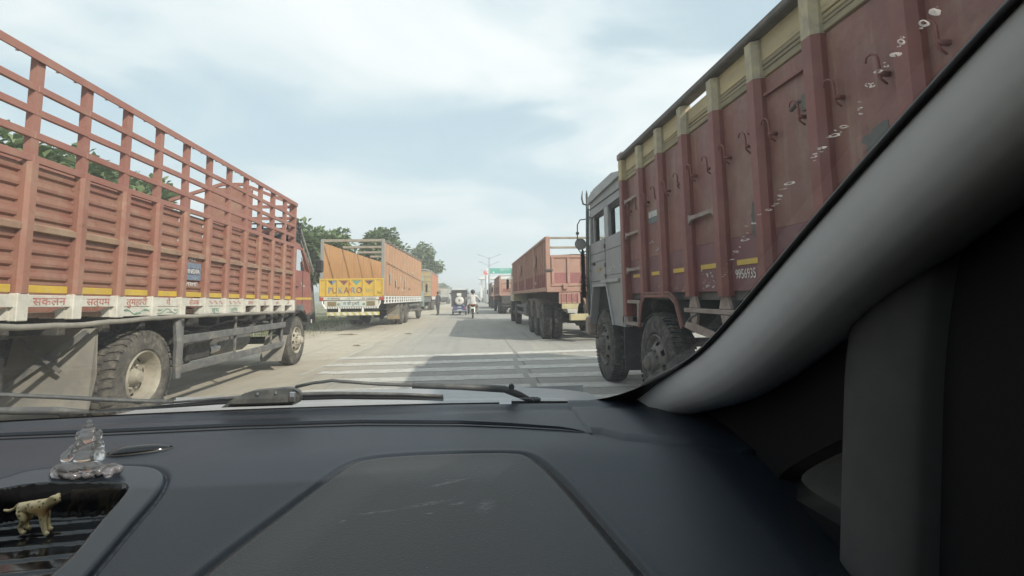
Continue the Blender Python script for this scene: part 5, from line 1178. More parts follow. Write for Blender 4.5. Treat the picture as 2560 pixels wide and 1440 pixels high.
m = MB(); c = (0, .87, 1.575)
m.sheet(lambda u, v: (c[0] + math.sin(v * R(128)) * math.cos(u * 6.2832) * .125, c[1] + math.sin(v * R(128)) * math.sin(u * 6.2832) * .145, c[2] + math.cos(v * R(128)) * .135 + .01), 20, 12, closed_u=True); m.build('helmet', M_HELM, Rr, smooth=True)
m = MB(); m.sheet(lambda u, v: (c[0] + .128 * math.cos(R(35) + u * R(110)), c[1] + .150 * math.sin(R(35) + u * R(110)), c[2] - .05 + v * .085), 10, 3); m.build('visor', M_CHROME, Rr, smooth=True)
m = MB(); m.sheet(lambda u, v: ((.16 + .02 * v) * math.cos(u * 6.2832) * 1.02, .65 + (.125 + .02 * v) * math.sin(u * 6.2832), 1.0 - .16 * v), 20, 3, closed_u=True); m.build('shirt_hem', M_SHIRTW, Rr, smooth=True)

# motorcycle
M_BIKER = mat('bike_red', (.20, .02, .025), (.16, .02, .022), rough=.35, scale=9); M_PLATE = mat('number_plate', (.66, .66, .64), rough=.5)
B = thing('motorcycle', 'dark motorcycle with red tail panel ridden ahead on the road', 'motorcycle', (.13, 28.9, 0), R(-1))
def bwheel(y, w_):
    m = MB(); m.lathe([(.045 * w_ * math.cos(a), .255 + .045 * math.sin(a)) for a in [2 * math.pi * i / 10 for i in range(10)]], (0, y, .30), 'x', 28, close=True); t = m.build('wheel', M_TYRE, B, smooth=True)
    m = MB(); m.lathe([(.03, .215), (.0, .20), (-.03, .215)], (0, y, .30), 'x', 24); m.lathe([(.05, .001), (.05, .05), (-.05, .05), (-.05, .001)], (0, y, .30), 'x', 12)
    for k in range(6): a = k * math.pi / 3; m.bar((0, y, .30), (0, y + .21 * math.cos(a), .30 + .21 * math.sin(a)), .02, .02)
    m.build('rim', M_CHROME, t)
bwheel(.30, 1.1); bwheel(1.55, .9)
m = MB(); m.prism([(.15, .78), (.85, .74), (.9, .70), (.5, .66), (.15, .72)], 'x', -.11, .11); m.build('seat', M_BLACK, B)
m = MB(); m.prism([(.02, .80), (.02, .88), (.25, .80), (.6, .70), (.6, .58), (.2, .66)], 'x', -.10, .10); m.build('tail_panel', M_BIKER, B)
m = MB(); m.box(-.07, .07, .0, .03, .80, .88, c=.01); m.build('tail_lamp', M_LAMPR, B)
m = MB(); m.box(-.11, .11, -.015, -.005, .60, .72, c=.004); m.build('number_plate', M_PLATE, B)
m = MB(); m.prism([(-.02, .74), (.03, .58), (.06, .40), (.04, .40), (-.0, .58)], 'x', -.07, .07); m.build('rear_mudguard', M_BLACK, B)
m = MB(); m.sheet(lambda u, v: (.13 * math.sin(math.pi * v) * (1 if True else 1) * math.cos(u * 6.2832), .85 + .5 * v, .80 + .10 * math.sin(math.pi * v) * math.sin(u * 6.2832) + .06 * v), 14, 8, closed_u=True); m.build('fuel_tank', M_BIKER, B, smooth=True)
m = MB(); m.tube([(0, .4, .7), (0, 1.2, .82)], .03, 6); m.tube([(0, .75, .7), (0, .75, .35), (0, 1.15, .35), (0, 1.25, .8)], .025, 6); m.tube([(-.08, .30, .30), (-.07, .75, .36)], .022, 6); m.tube([(.08, .30, .30), (.07, .75, .36)], .022, 6); m.tube([(.09, .32, .36), (.10, .4, .66)], .03, 8); m.tube([(-.09, .32, .36), (-.10, .4, .66)], .03, 8); m.build('frame', M_CHROME, B)
m = MB(); m.box(-.14, .14, .78, 1.12, .3, .6, c=.05); m.build('engine', M_GUARD, B)
m = MB(); m.tube([(.14, .95, .33), (.16, .5, .33), (.17, .1, .38)], [.025, .045, .05], 8); m.build('exhaust', M_CHROME, B)
m = MB(); m.tube([(-.36, 1.16, .99), (-.2, 1.28, 1.0), (.2, 1.28, 1.0), (.36, 1.16, .99)], .014, 6); m.tube([(.07, 1.3, .98), (.07, 1.55, .3)], .02, 6); m.tube([(-.07, 1.3, .98), (-.07, 1.55, .3)], .02, 6); m.build('handlebar', M_CHROME, B)
for s in (-1, 1):
    m = MB(); m.tube([(.3 * s, 1.22, 1.0), (.42 * s, 1.24, 1.18)], .007, 5); m.lathe([(-.02, .001), (-.02, .05), (.02, .045)], (.43 * s, 1.24, 1.22), 'y', 12); m.build('mirror', M_CHROME, B)
    m = MB(); m.tube([(.12 * s, .05, .74), (.2 * s, .03, .75)], .02, 6); m.build('indicator', M_YEL, B)
m = MB(); m.lathe([(.08, .02), (.0, .09), (-.1, .05)], (0, 1.38, .92), 'y', 14); m.build('headlamp', M_BLACK, B)

# electric rickshaw seen from behind
M_RICKB = mat('rickshaw_blue', (.045, .07, .19), (.06, .08, .17), rough=.5, scale=9, dust=DUST, dustamt=.25)
M_HOOD = mat('rickshaw_hood', (.055, .055, .06), (.08, .078, .08), rough=.8, scale=6, dust=(.2, .19, .17), dustamt=.4)
K = thing('auto_rickshaw', 'black hooded blue three wheeler with white spare wheel cover', 'rickshaw', (-.80, 35.0, 0), R(1)); K.scale = (1.08, 1, 1.02)
m = MB(); m.prism([(-.52, .62), (-.52, 1.66), (-.47, 1.74), (.47, 1.74), (.52, 1.66), (.52, .62)], 'y', .0, .06); m.build('back_curtain', M_HOOD, K)
m = MB(); m.prism([(-.56, 1.66), (-.5, 1.78), (.5, 1.78), (.56, 1.66)], 'y', -.06, 2.0); m.build('roof', M_HOOD, K)
m = MB(); m.box(-.24, .24, -.08, .1, 1.78, 1.85, c=.01); m.build('roof_board', M_WHITE, K)
m = MB(); m.prism([(-.42, .34), (-.45, .70), (.45, .70), (.42, .34)], 'y', -.02, 1.4); m.build('rear_body', M_RICKB, K)
m = MB(); m.box(-.12, .12, -.028, -.022, .52, .62); m.build('logo_patch', M_TEAL, K)
m = MB(); m.box(-.16, .16, -.034, -.024, .355, .40); m.build('number_plate', M_PLATE, K)
m = MB(); m.lathe([(-.17, .001), (-.17, .17), (-.15, .28), (-.06, .31), (.0, .29)], (0, 0, 1.02), 'y', 28); m.build('spare_wheel_cover', M_TARP, K, smooth=True)
m = MB(); m.box(-.03, .03, -.18, -.171, .97, 1.12); m.box(-.07, .07, -.18, -.171, 1.0, 1.03); m.build('cover_emblem', M_BTEXT, K)
m = MB(); m.box(-.17, .13, -.03, -.005, 1.36, 1.56, c=.01); m.build('poster', M_WHITE, K)
for s in (-1, 1):
    m = MB(); m.box(.50 * s - .03, .50 * s + .03, .05, .11, .6, 1.7); m.box(.50 * s - .03, .50 * s + .03, 1.1, 1.16, .6, 1.7); m.build('hood_post', M_BLACK, K)
    m = MB(); m.lathe([(.05 * math.cos(a), .17 + .05 * math.sin(a)) for a in [2 * math.pi * i / 8 for i in range(8)]], (.43 * s, .35, .22), 'x', 22, close=True); m.lathe([(.03, .15), (.03, .001)], (.43 * s, .35, .22), 'x', 16); m.build('wheel', M_TYRE, K, smooth=True)
    m = MB(); m.box(.53 * s, .66 * s, .25, .3, 1.50, 1.58, c=.01); m.build('mirror', M_BLACK, K)
    m = MB(); m.box(.36 * s - .04, .36 * s + .04, -.04, -.02, .46, .58, c=.01); m.build('tail_lamp', M_LAMPR, K)
m = MB(); m.tube([(-.45, -.06, .31), (.45, -.06, .31)], .025, 8); m.build('rear_bumper', M_CHROME, K)
m = MB(); m.tube([(-.4, .35, .22), (.4, .35, .22)], .04, 8); m.lathe([(-.1, .02), (-.08, .09), (.08, .09), (.1, .02)], (.05, .35, .2), 'x', 12); m.build('axle', M_CHAS, K)
m = MB(); m.lathe([(.05 * math.cos(a), .17 + .05 * math.sin(a)) for a in [2 * math.pi * i / 8 for i in range(8)]], (0, 2.2, .22), 'x', 20, close=True); m.build('front_wheel', M_TYRE, K, smooth=True)
m = MB(); m.prism([(1.4, .34), (1.4, .55), (2.0, .5), (2.3, .9), (2.2, 1.3), (2.35, 1.3), (2.45, .8), (2.3, .4)], 'x', -.3, .3); m.build('front_cowl', M_RICKB, K)
m = MB(); m.box(-.45, .45, .7, 1.2, .70, .9, c=.04); m.build('seat', M_BLACK, K)
m = MB(); m.tube([(.22, -.1, .78), (.34, -.16, .66)], .02, 6); m.build('handle', M_CHROME, K)
# ================================================================= the car we sit in
import numpy as np
def plastic(name, c1, c2, rough=.5, spec=.5, grain=900, gs=.35, speck=.35):
    m = bpy.data.materials.new(name); m.use_nodes = True; nt = m.node_tree; N = nt.nodes; L = nt.links; P = N['Principled BSDF']
    P.inputs['Specular IOR Level'].default_value = spec
    pos = N.new('ShaderNodeNewGeometry').outputs['Position']
    n = N.new('ShaderNodeTexNoise'); n.inputs['Scale'].default_value = 5; n.inputs['Detail'].default_value = 6; L.new(pos, n.inputs['Vector'])
    x = N.new('ShaderNodeMix'); x.data_type = 'RGBA'; L.new(n.outputs['Fac'], x.inputs[0]); x.inputs[6].default_value = (*c1, 1); x.inputs[7].default_value = (*c2, 1)
    # fine dust specks
    d = N.new('ShaderNodeTexNoise'); d.inputs['Scale'].default_value = 420; d.inputs['Detail'].default_value = 2; L.new(pos, d.inputs['Vector'])
    r = N.new('ShaderNodeMapRange'); L.new(d.outputs['Fac'], r.inputs[0]); r.inputs[1].default_value = .70; r.inputs[2].default_value = .78; r.inputs[4].default_value = speck
    y = N.new('ShaderNodeMix'); y.data_type = 'RGBA'; L.new(r.outputs[0], y.inputs[0]); L.new(x.outputs[2], y.inputs[6]); y.inputs[7].default_value = (.3, .29, .27, 1)
    L.new(y.outputs[2], P.inputs['Base Color'])
    rr = N.new('ShaderNodeMapRange'); L.new(n.outputs['Fac'], rr.inputs[0]); rr.inputs[3].default_value = rough - .06; rr.inputs[4].default_value = rough + .08; L.new(rr.outputs[0], P.inputs['Roughness'])
    v = N.new('ShaderNodeTexNoise'); v.inputs['Scale'].default_value = grain * .6; v.inputs['Detail'].default_value = 1; L.new(pos, v.inputs['Vector'])
    b = N.new('ShaderNodeBump'); b.inputs['Strength'].default_value = gs; b.inputs['Distance'].default_value = .0006; L.new(v.outputs['Fac'], b.inputs['Height']); L.new(b.outputs[0], P.inputs['Normal'])
    return m
M_DASH = plastic('dash_plastic', (.013, .0185, .027), (.018, .024, .034), .44, .55, 1500, .55)
M_PAD = plastic('binnacle_plastic', (.019, .0185, .018), (.025, .024, .0235), .40, .6, 900, .9)
def add_scuffs(m, marks):
    nt = m.node_tree; N = nt.nodes; L = nt.links; P = N['Principled BSDF']; src = P.inputs['Base Color'].links[0].from_socket
    pos = N.new('ShaderNodeNewGeometry').outputs['Position']; tot = None
    for x, y, a, ln, wd, st_ in marks:
        mp = N.new('ShaderNodeMapping'); mp.vector_type = 'TEXTURE'; mp.inputs['Location'].default_value = (x, y, 0); mp.inputs['Rotation'].default_value = (0, 0, a); mp.inputs['Scale'].default_value = (ln, wd, 1e3); L.new(pos, mp.inputs[0])
        le = N.new('ShaderNodeVectorMath'); le.operation = 'LENGTH'; L.new(mp.outputs[0], le.inputs[0])
        r = N.new('ShaderNodeMapRange'); r.interpolation_type = 'SMOOTHSTEP'; L.new(le.outputs['Value'], r.inputs[0]); r.inputs[1].default_value = 1.0; r.inputs[2].default_value = .2; r.inputs[4].default_value = st_
        if tot is None: tot = r.outputs[0]
        else:
            ad = N.new('ShaderNodeMath'); ad.operation = 'MAXIMUM'; L.new(tot, ad.inputs[0]); L.new(r.outputs[0], ad.inputs[1]); tot = ad.outputs[0]
    mp = N.new('ShaderNodeMapping'); mp.inputs['Scale'].default_value = (120, 700, 1); mp.inputs['Rotation'].default_value = (0, 0, R(-12)); L.new(pos, mp.inputs[0])
    n = N.new('ShaderNodeTexNoise'); n.inputs['Scale'].default_value = 1; n.inputs['Detail'].default_value = 4; L.new(mp.outputs[0], n.inputs['Vector'])
    r = N.new('ShaderNodeMapRange'); L.new(n.outputs['Fac'], r.inputs[0]); r.inputs[1].default_value = .42; r.inputs[2].default_value = .66
    mu = N.new('ShaderNodeMath'); mu.operation = 'MULTIPLY'; L.new(tot, mu.inputs[0]); L.new(r.outputs[0], mu.inputs[1])
    x = N.new('ShaderNodeMix'); x.data_type = 'RGBA'; L.new(mu.outputs[0], x.inputs[0]); L.new(src, x.inputs[6]); x.inputs[7].default_value = (.17, .165, .16, 1); L.new(x.outputs[2], P.inputs['Base Color'])
add_scuffs(M_PAD, ((-.030, .656, R(16), .036, .0045, 1.0), (-.112, .608, R(5), .032, .0022, 1.0), (-.053, .617, R(10), .040, .005, .7), (-.016, .614, R(6), .016, .003, .9), (.017, .606, R(40), .018, .014, .6), (-.148, .596, R(25), .006, .002, 1.0), (-.05, .60, 0, .008, .002, .9)))
M_BEZ = plastic('bezel_plastic', (.015, .021, .030), (.019, .026, .036), .33, .6, 1500, .1)
M_TRAY = mat('gloss_black', (.010, .010, .011), rough=.10, spec=.6, obj=True)
M_TRIM = mat('pillar_fabric', (.88, .88, .865), (.85, .85, .835), rough=.85, scale=30, spec=.2, bump=.10, bscale=1600)
M_LINING = mat('roof_cloth', (.10, .10, .098), (.09, .09, .088), rough=.9, scale=30, spec=.1)
M_TRIMD = plastic('dark_trim', (.010, .010, .0105), (.014, .014, .0145), .65, .2, 900, .3, 0.0)
M_TRIMG = mat('grey_divider_trim', (.10, .10, .098), (.09, .09, .088), rough=.8, scale=20, spec=.2)
M_SHADE = mat('black_shade', (.010, .010, .010), rough=.9, spec=.1)
M_FRIT = mat('black_frit', (.006, .006, .006), rough=.5, spec=.3)
M_BODY = mat('silver_paint', (.40, .41, .415), (.36, .37, .375), rough=.38, scale=3, spec=.35, dust=(.52, .50, .46), dustamt=.25)
M_WIPER = mat('wiper_grey', (.075, .078, .078), (.095, .097, .095), rough=.5, scale=15, dust=(.25, .24, .21), dustamt=.5)
M_RUB = mat('wiper_rubber', (.018, .018, .018), rough=.6)
M_WIND = glass_mat('windscreen_glass', (.95, .96, .955), .7, 0.0, .034)
M_SMALLG = glass_mat('quarter_glass', (.13, .135, .13), .5, 0.0, .02)
M_DARKG = glass_mat('tinted_glass', (.62, .62, .62), .8)
CAR = thing('car', 'our own silver car, seen from the driver side behind windscreen', 'car', (-.36, .0, 0))
OX = .36
def cb(m, name, mt, parent=None, smooth=False, angle=None):
    o = m.build(name, mt, parent or CAR, smooth=smooth, angle=angle)
    if parent is None: o.location = (OX, 0, 0)
    return o
Yf = lambda X: -0.11191337 * X * X - 0.07523316 * X + 1.04558514
# ---- dashboard height field in (X, d): d = distance back from the far edge
PADP = [(-.33, .40), (-.285, .541), (-.268, .577), (-.234, .639), (-.197, .707), (-.177, .736), (-.151, .749), (-.106, .754), (-.017, .752), (.067, .744), (.090, .732), (.113, .695), (.138, .632), (.164, .55), (.183, .494), (.22, .38)]
BEZP = [(-.80, .72), (-.70, .722), (-.632, .73), (-.619, .751), (-.581, .760), (-.518, .761), (-.455, .755), (-.425, .738), (-.410, .716), (-.400, .680), (-.396, .627), (-.387, .549), (-.375, .40), (-.80, .40)]
TRAP = [(-.78, .70), (-.66, .702), (-.61, .707), (-.59, .717), (-.548, .719), (-.47, .715), (-.448, .704), (-.441, .687), (-.433, .63), (-.422, .582), (-.425, .552), (-.42, .40), (-.78, .40)]
STOP_ = [(-1.05, .930), (-.815, .935), (-.622, .938), (-.422, .948), (-.206, .941), (-.02, .911), (.07, .884), (.154, .85), (.185, .827), (.2, .808)]
SBOT = [(-1.05, .882), (-.776, .891), (-.593, .895), (-.402, .903), (-.196, .898), (-.019, .873), (.065, .852), (.149, .826), (.18, .814), (.2, .808)]
CORN = [(.2, .808), (.212, .804), (.242, .771), (.287, .753), (.333, .741), (.40, .725)]
def seg_dist(PX, PYY, poly, closed):
    D = np.full(PX.shape, 9.0); n = len(poly)
    for i in range(n if closed else n - 1):
        ax, ay = poly[i]; bx, by = poly[(i + 1) % n]; dx, dy = bx - ax, by - ay
        t = np.clip(((PX - ax) * dx + (PYY - ay) * dy) / (dx * dx + dy * dy + 1e-12), 0, 1)
        D = np.minimum(D, np.hypot(PX - ax - t * dx, PYY - ay - t * dy))
    return D
def inside(PX, PYY, poly):
    I = np.zeros(PX.shape, bool); n = len(poly)
    for i in range(n):
        ax, ay = poly[i]; bx, by = poly[(i + 1) % n]
        c = (ay > PYY) != (by > PYY)
        with np.errstate(divide='ignore', invalid='ignore'): xi = (bx - ax) * (PYY - ay) / (by - ay + 1e-15) + ax
        I ^= c & (PX < xi)
    return I
def smooth_poly(p, k=2, closed=True):
    for _ in range(k):
        q = []; n = len(p)
        for i in range(n if closed else n - 1):
            a, b = p[i], p[(i + 1) % n]
            q += [(a[0] * .75 + b[0] * .25, a[1] * .75 + b[1] * .25), (a[0] * .25 + b[0] * .75, a[1] * .25 + b[1] * .75)]
        p = q
    return p
PADP, BEZP, TRAP = smooth_poly(smooth_poly(PADP[::1]), 1), smooth_poly(BEZP), smooth_poly(TRAP)
ss = lambda a, b, x: (lambda t: t * t * (3 - 2 * t))(np.clip((x - a) / (b - a), 0, 1))
NX, ND = 960, 360
gx = np.linspace(-1.06, .45, NX); gd = np.linspace(0, .60, ND)
GX, GD = np.meshgrid(gx, gd); GY = Yf(GX) - GD
def base_h(d):     # crown, gentle hollow, then the roll towards the driver
    return 1.05 - .0345 * d - .2 * np.log1p(np.exp((d - .29) / .012)) * .012 - .004 * np.exp(-((d - .055) / .02) ** 2)
Z = base_h(GD)
dp = seg_dist(GX, GY, PADP, True); ip = inside(GX, GY, PADP)
Z = Z - .0045 * np.exp(-(dp / .0034) ** 2) + np.where(ip, .009 * ss(.001, .022, dp) + .006 * ss(.02, .10, dp), .0015 * np.exp(-(dp / .012) ** 2))
db = seg_dist(GX, GY, BEZP, True); ib = inside(GX, GY, BEZP); dtr = seg_dist(GX, GY, TRAP, True); it = inside(GX, GY, TRAP)
Z = Z - .005 * np.exp(-(db / .0030) ** 2) + np.where(ib, .004 * ss(.0, .008, db), 0)
zfl = .988 + .06 * (GY - .68) * .4
rib = .0022 * (np.cos((GY - .1 * GX) * 2 * np.pi / .030) > .78)
Z = np.where(it, Z * (1 - ss(.002, .011, dtr)) + (zfl + rib) * ss(.002, .011, dtr), Z)
# defroster slot
st = np.interp(GX, [p[0] for p in STOP_], [p[1] for p in STOP_]); sb = np.interp(GX, [p[0] for p in SBOT], [p[1] for p in SBOT])
wv = (st - GY) / np.maximum(st - sb, 1e-4)
slotm = (wv > .03) & (wv < .97) & (GX < .19)
# corner pod by the pillar
dc = seg_dist(GX, GY, CORN, False); up_side = (GX > .2) & (GY > np.interp(GX, [p[0] for p in CORN], [p[1] for p in CORN]))
Z = Z - .002 * np.exp(-(dc / .004) ** 2) + np.where(up_side, .006 * ss(0, .02, dc), 0)
Z = Z - .05 * ss(.33, .47, GX) * ss(.10, .5, GD)
Z = Z - .03 * ss(.02, .0, GD) * .3
def grid_part(mask, name, mt, parent):
    idx = -np.ones(GX.shape, int); f = []
    cm = mask[:-1, :-1]
    ii, jj = np.nonzero(cm)
    used = np.zeros(GX.shape, bool)
    for a, b in ((0, 0), (0, 1), (1, 0), (1, 1)): used[ii + a, jj + b] = True
    idx[used] = np.arange(used.sum())
    V = np.stack([GX[used], GY[used], Z[used]], 1)
    Fq = np.stack([idx[ii, jj], idx[ii + 1, jj], idx[ii + 1, jj + 1], idx[ii, jj + 1]], 1)
    me = bpy.data.meshes.new(name); me.from_pydata(V.tolist(), [], Fq.tolist()); me.materials.append(mt); me.polygons.foreach_set('use_smooth', [True] * len(me.polygons)); me.update()
    o = link(name, me, parent)
    if parent is CAR: o.location = (OX, 0, 0)
    return o
DASH = grid_part(~(ip | ib | slotm), 'dashboard', M_DASH, CAR)
grid_part(ip, 'binnacle_cover', M_PAD, DASH)
grid_part(ib & ~it, 'vent_bezel', M_BEZ, DASH)
grid_part(it, 'storage_tray', M_TRAY, DASH)
SX = [p[0] for p in STOP_]; SXB = [p[0] for p in SBOT]
PRF = [(-.14, -.0006), (-.08, .0010), (.0, .0016), (.05, .0012), (.09, -.003), (.11, -.028), (.56, -.030), (.59, -.006), (.61, .0006), (.65, .0014), (.77, .0014), (.80, .0006), (.82, -.010), (.94, -.010), (.96, .0004), (1.02, .0010), (1.12, -.0006)]
def slot_pt(u, k):
    x = -1.05 + 1.25 * u; a = float(np.interp(x, SX, [p[1] for p in STOP_])); b = float(np.interp(x, SXB, [p[1] for p in SBOT]))
    t = min(1.0, (.2 - x) / .03); wv_, dz = PRF[k]; y = a - (a - b) * wv_ if a - b > .004 else (a + b) / 2 - .004 * (wv_ - .5)
    return (x, y, float(base_h(np.float64(Yf(x) - y))) + dz * max(t, .15))
def strip(k0, k1, name, mt):
    m = MB(); n = 220; vs = [slot_pt(i / n, k) for i in range(n + 1) for k in range(k0, k1 + 1)]; w_ = k1 - k0 + 1
    m.add(vs, [(i * w_ + j, i * w_ + j + 1, (i + 1) * w_ + j + 1, (i + 1) * w_ + j) for i in range(n) for j in range(w_ - 1)])
    return m.build(name, mt, DASH, smooth=True, angle=50)
strip(0, 4, 'slot_far_lip', M_DASH); strip(4, 7, 'defroster_slot', M_HOLE); strip(7, 11, 'slot_near_lip', M_DASH); strip(11, 14, 'slot_groove', M_HOLE); strip(14, 16, 'slot_edge', M_DASH)
# unseen panel below the dash top, added to block light
m = MB(); m.sheet(lambda u, v: (-1.06 + 1.51 * u, .452 - .012 * u - .1 * v, .985 - .5 * v), 2, 2); cb(m, 'blocking_fascia', M_TRIMD)
# ---- windscreen
GP = [(0, 0), (-.12, .055), (-.2425, .105), (-.3265, .142), (-.4275, .202), (-.5115, .256), (-.5765, .297), (-.6495, .341), (-.7195, .381), (-.7535, .40), (-.86, .455)]
gdy = [-p[0] for p in GP]; gdz = [p[1] for p in GP]
def gz(X, Y, o=0.0):
    e = Yf(X) + .012 - Y
    return 1.045 + (float(np.interp(e, gdy, gdz)) if e >= 0 else e * .45) + o
m = MB(); m.sheet(lambda u, v: (lambda X, Y: (X, Y, gz(X, Y)))(-1.08 + 1.45 * u, Yf(-1.08 + 1.45 * u) + .012 - .86 * v), 30, 40); WS = cb(m, 'windscreen', M_WIND, smooth=True)
FI = [(.05, 1.030), (.188, 1.024), (.250, 1.012), (.290, .972), (.319, .905), (.331, .835), (.334, .767), (.335, .68), (.335, .58), (.336, .48), (.336, .38), (.337, .28), (.337, .2)]
FO = [(.05, 1.075), (.20, 1.075), (.31, 1.07), (.352, 1.03), (.366, .92), (.366, .84), (.366, .77), (.366, .68), (.366, .58), (.366, .48), (.366, .38), (.366, .28), (.366, .2)]
def dens(p, k=5):
    q = []
    for a, b in zip(p, p[1:]): q += [(a[0] + (b[0] - a[0]) * i / k, a[1] + (b[1] - a[1]) * i / k) for i in range(k)]
    return q + [p[-1]]
FI, FO = dens(smooth_poly(FI, 1, False)), dens(smooth_poly(FO, 1, False)); vs = []
for a, b in zip(FI, FO): vs += [(*a, gz(*a, -.002)), (*b, gz(*b, -.002))]
m = MB(); m.add(vs, [(2 * i, 2 * i + 1, 2 * i + 3, 2 * i + 2) for i in range(len(FI) - 1)]); m.build('frit_band', M_FRIT, WS)
m = MB(); m.sheet(lambda u, v: (lambda X: (X, Yf(X) - .004 + .07 * v, gz(X, Yf(X) - .004 + .07 * v, -.003)))(-1.08 + 1.14 * u), 40, 5); m.build('frit_base', M_FRIT, WS)
# dried splashes on the glass
M_SPLAT = leaf_mat('dried_splash', (.85, .82, .76), (.80, .77, .70))
for n_ in M_SPLAT.node_tree.nodes:
    if n_.type == 'MIX_SHADER': n_.inputs[0].default_value = .9; mix_n = n_
NT_ = M_SPLAT.node_tree; tr_ = NT_.nodes.new('ShaderNodeBsdfTransparent'); mx_ = NT_.nodes.new('ShaderNodeMixShader'); mx_.inputs[0].default_value = .42
NT_.links.new(tr_.outputs[0], mx_.inputs[1]); NT_.links.new(mix_n.outputs[0], mx_.inputs[2]); NT_.links.new(mx_.outputs[0], NT_.nodes['Material Output'].inputs[0])
sp = [(.298, .267), (.297, .274), (.292, .286), (.295, .294), (.292, .306), (.293, .316), (.300, .333), (.299, .349), (.297, .357), (.295, .369), (.294, .378), (.290, .406), (.290, .420), (.292, .429), (.289, .437), (.284, .455), (.287, .477), (.286, .494), (.288, .506), (.292, .53), (.28, .545)]
rnd = random.Random(21)
for a_, b_ in list(zip(sp, sp[1:])):
    for k in range(2): t_ = rnd.random(); sp.append((a_[0] + (b_[0] - a_[0]) * t_ + rnd.gauss(0, .0022), a_[1] + (b_[1] - a_[1]) * t_ + rnd.gauss(0, .003)))
for i, (x, y) in enumerate(sp):
    L_ = (.0036, .0034, .0026, .0032, .0024, .0026, .0014, .003, .0034, .0028, .0022, .0036, .0022, .0020, .0028, .0022, .0036, .0026, .0018, .0012, .001)[i] if i < 21 else rnd.uniform(.0005, .0016)
    m = MB(); a0 = rnd.uniform(-.5, .3); n = 14; ring = []
    for k in range(n):
        t = 6.2832 * k / n; r_ = rnd.uniform(.86, 1.08); ex, ey = L_ * 1.35 * r_ * math.cos(t), L_ * .55 * r_ * math.sin(t)
        ring.append((x + ex * math.cos(a0) - ey * math.sin(a0), y + ex * math.sin(a0) + ey * math.cos(a0)))
    inn = .5 if i % 3 else .1
    vs = [(a, b, gz(a, b, .0008)) for a, b in ring] + [(x + (a - x) * inn, y + (b - y) * inn, gz(x + (a - x) * inn, y + (b - y) * inn, .0012)) for a, b in ring]
    m.add(vs, [(k, (k + 1) % n, n + (k + 1) % n, n + k) for k in range(n) if (rnd.random() > .12 or i < 3)]); m.build('splash', M_SPLAT, WS)
# ---- pillar trim: loft along the glass edge
ED = [(1.035, 1.035), (.958, 1.089), (.86, 1.124), (.765, 1.155), (.681, 1.192), (.58, 1.252), (.496, 1.306), (.431, 1.347), (.358, 1.391), (.288, 1.431), (.254, 1.45), (.17, 1.49), (.05, 1.53)]
SEC = [(-.002, -.003), (.001, .010), (.004, .022), (.009, .035), (.016, .046), (.027, .056), (.041, .062), (.058, .065), (.076, .064), (.093, .059), (.106, .052)]
ED2 = dens(smooth_poly(ED, 2, False), 2)
def pil(u, v):
    k = v * (len(ED2) - 1); i = min(int(k), len(ED2) - 2); f = k - i
    Y = ED2[i][0] * (1 - f) + ED2[i + 1][0] * f; zz = ED2[i][1] * (1 - f) + ED2[i + 1][1] * f
    ks = u * (len(SEC) - 1); j = min(int(ks), len(SEC) - 2); g = ks - j
    a = SEC[j][0] * (1 - g) + SEC[j + 1][0] * g; b = SEC[j][1] * (1 - g) + SEC[j + 1][1] * g
    return (.341 + a, Y - .5 * b, zz - .866 * b)
m = MB(); m.sheet(pil, 28, 70); cb(m, 'pillar_trim', M_TRIM, smooth=True)
m = MB(); pts = []
for y, z in ED2: pts.append((.340, y + .002, z - .001))
m.tube(pts, .0045, 6); cb(m, 'glass_seal', M_RUB, smooth=True)
# ---- driver's door side: dark sail panel with a quarter light
QW = smooth_poly([(.682, 1.010), (.660, .996), (.60, .995), (.48, 1.000), (.48, 1.135), (.555, 1.095)], 2)
xs = .432; m = MB(); OUT = [(1.10, .70), (1.10, 1.06), (.95, 1.10), (.75, 1.20), (.55, 1.30), (.40, 1.36), (.30, 1.42), (.28, 1.42), (.28, .70)]
bmx = bmesh.new()
def loop_edges(pts, x):
    vs = [bmx.verts.new((x, a, b)) for a, b in pts]; return [bmx.edges.new((vs[i], vs[(i + 1) % len(vs)])) for i in range(len(vs))]
es = loop_edges(OUT, xs) + loop_edges(QW, xs)
bmesh.ops.triangle_fill(bmx, edges=es, use_beauty=True, use_dissolve=False)
me = bpy.data.meshes.new('sail_panel'); bmx.to_mesh(me); bmx.free(); me.materials.append(M_TRIMD); o = link('sail_panel', me, CAR, (OX, 0, 0))
n = len(QW); m = MB(); m.add([(xs, a, b) for a, b in QW] + [(xs + .03, .58 + (a - .58) * .93, 1.04 + (b - 1.04) * .90) for a, b in QW], [(i, (i + 1) % n, n + (i + 1) % n, n + i) for i in range(n)]); m.build('window_reveal', M_BLACK, o)
m = MB(); m.add([(xs + .03, .58 + (a - .58) * .93, 1.04 + (b - 1.04) * .90) for a, b in QW], [tuple(range(n))]); QG = m.build('quarter_glass', M_SMALLG, o)
m = MB(); rnd = random.Random(2)     # small etched maker's marks, too small to read
for r_ in range(5):
    for c_ in range(7):
        if rnd.random() < .25: continue
        y = .562 + .0045 * c_ * .9 - .001 * r_; z = 1.030 + .0055 * r_ - .0012 * c_; w_ = rnd.uniform(.0008, .0016); h_ = rnd.uniform(.0008, .0016)
        m.add([(xs + .0292, y - w_, z - h_), (xs + .0292, y + w_, z - h_), (xs + .0292, y + w_, z + h_), (xs + .0292, y - w_, z + h_)], [(0, 1, 2, 3)])
m.build('glass_marking', M_FRIT, o)
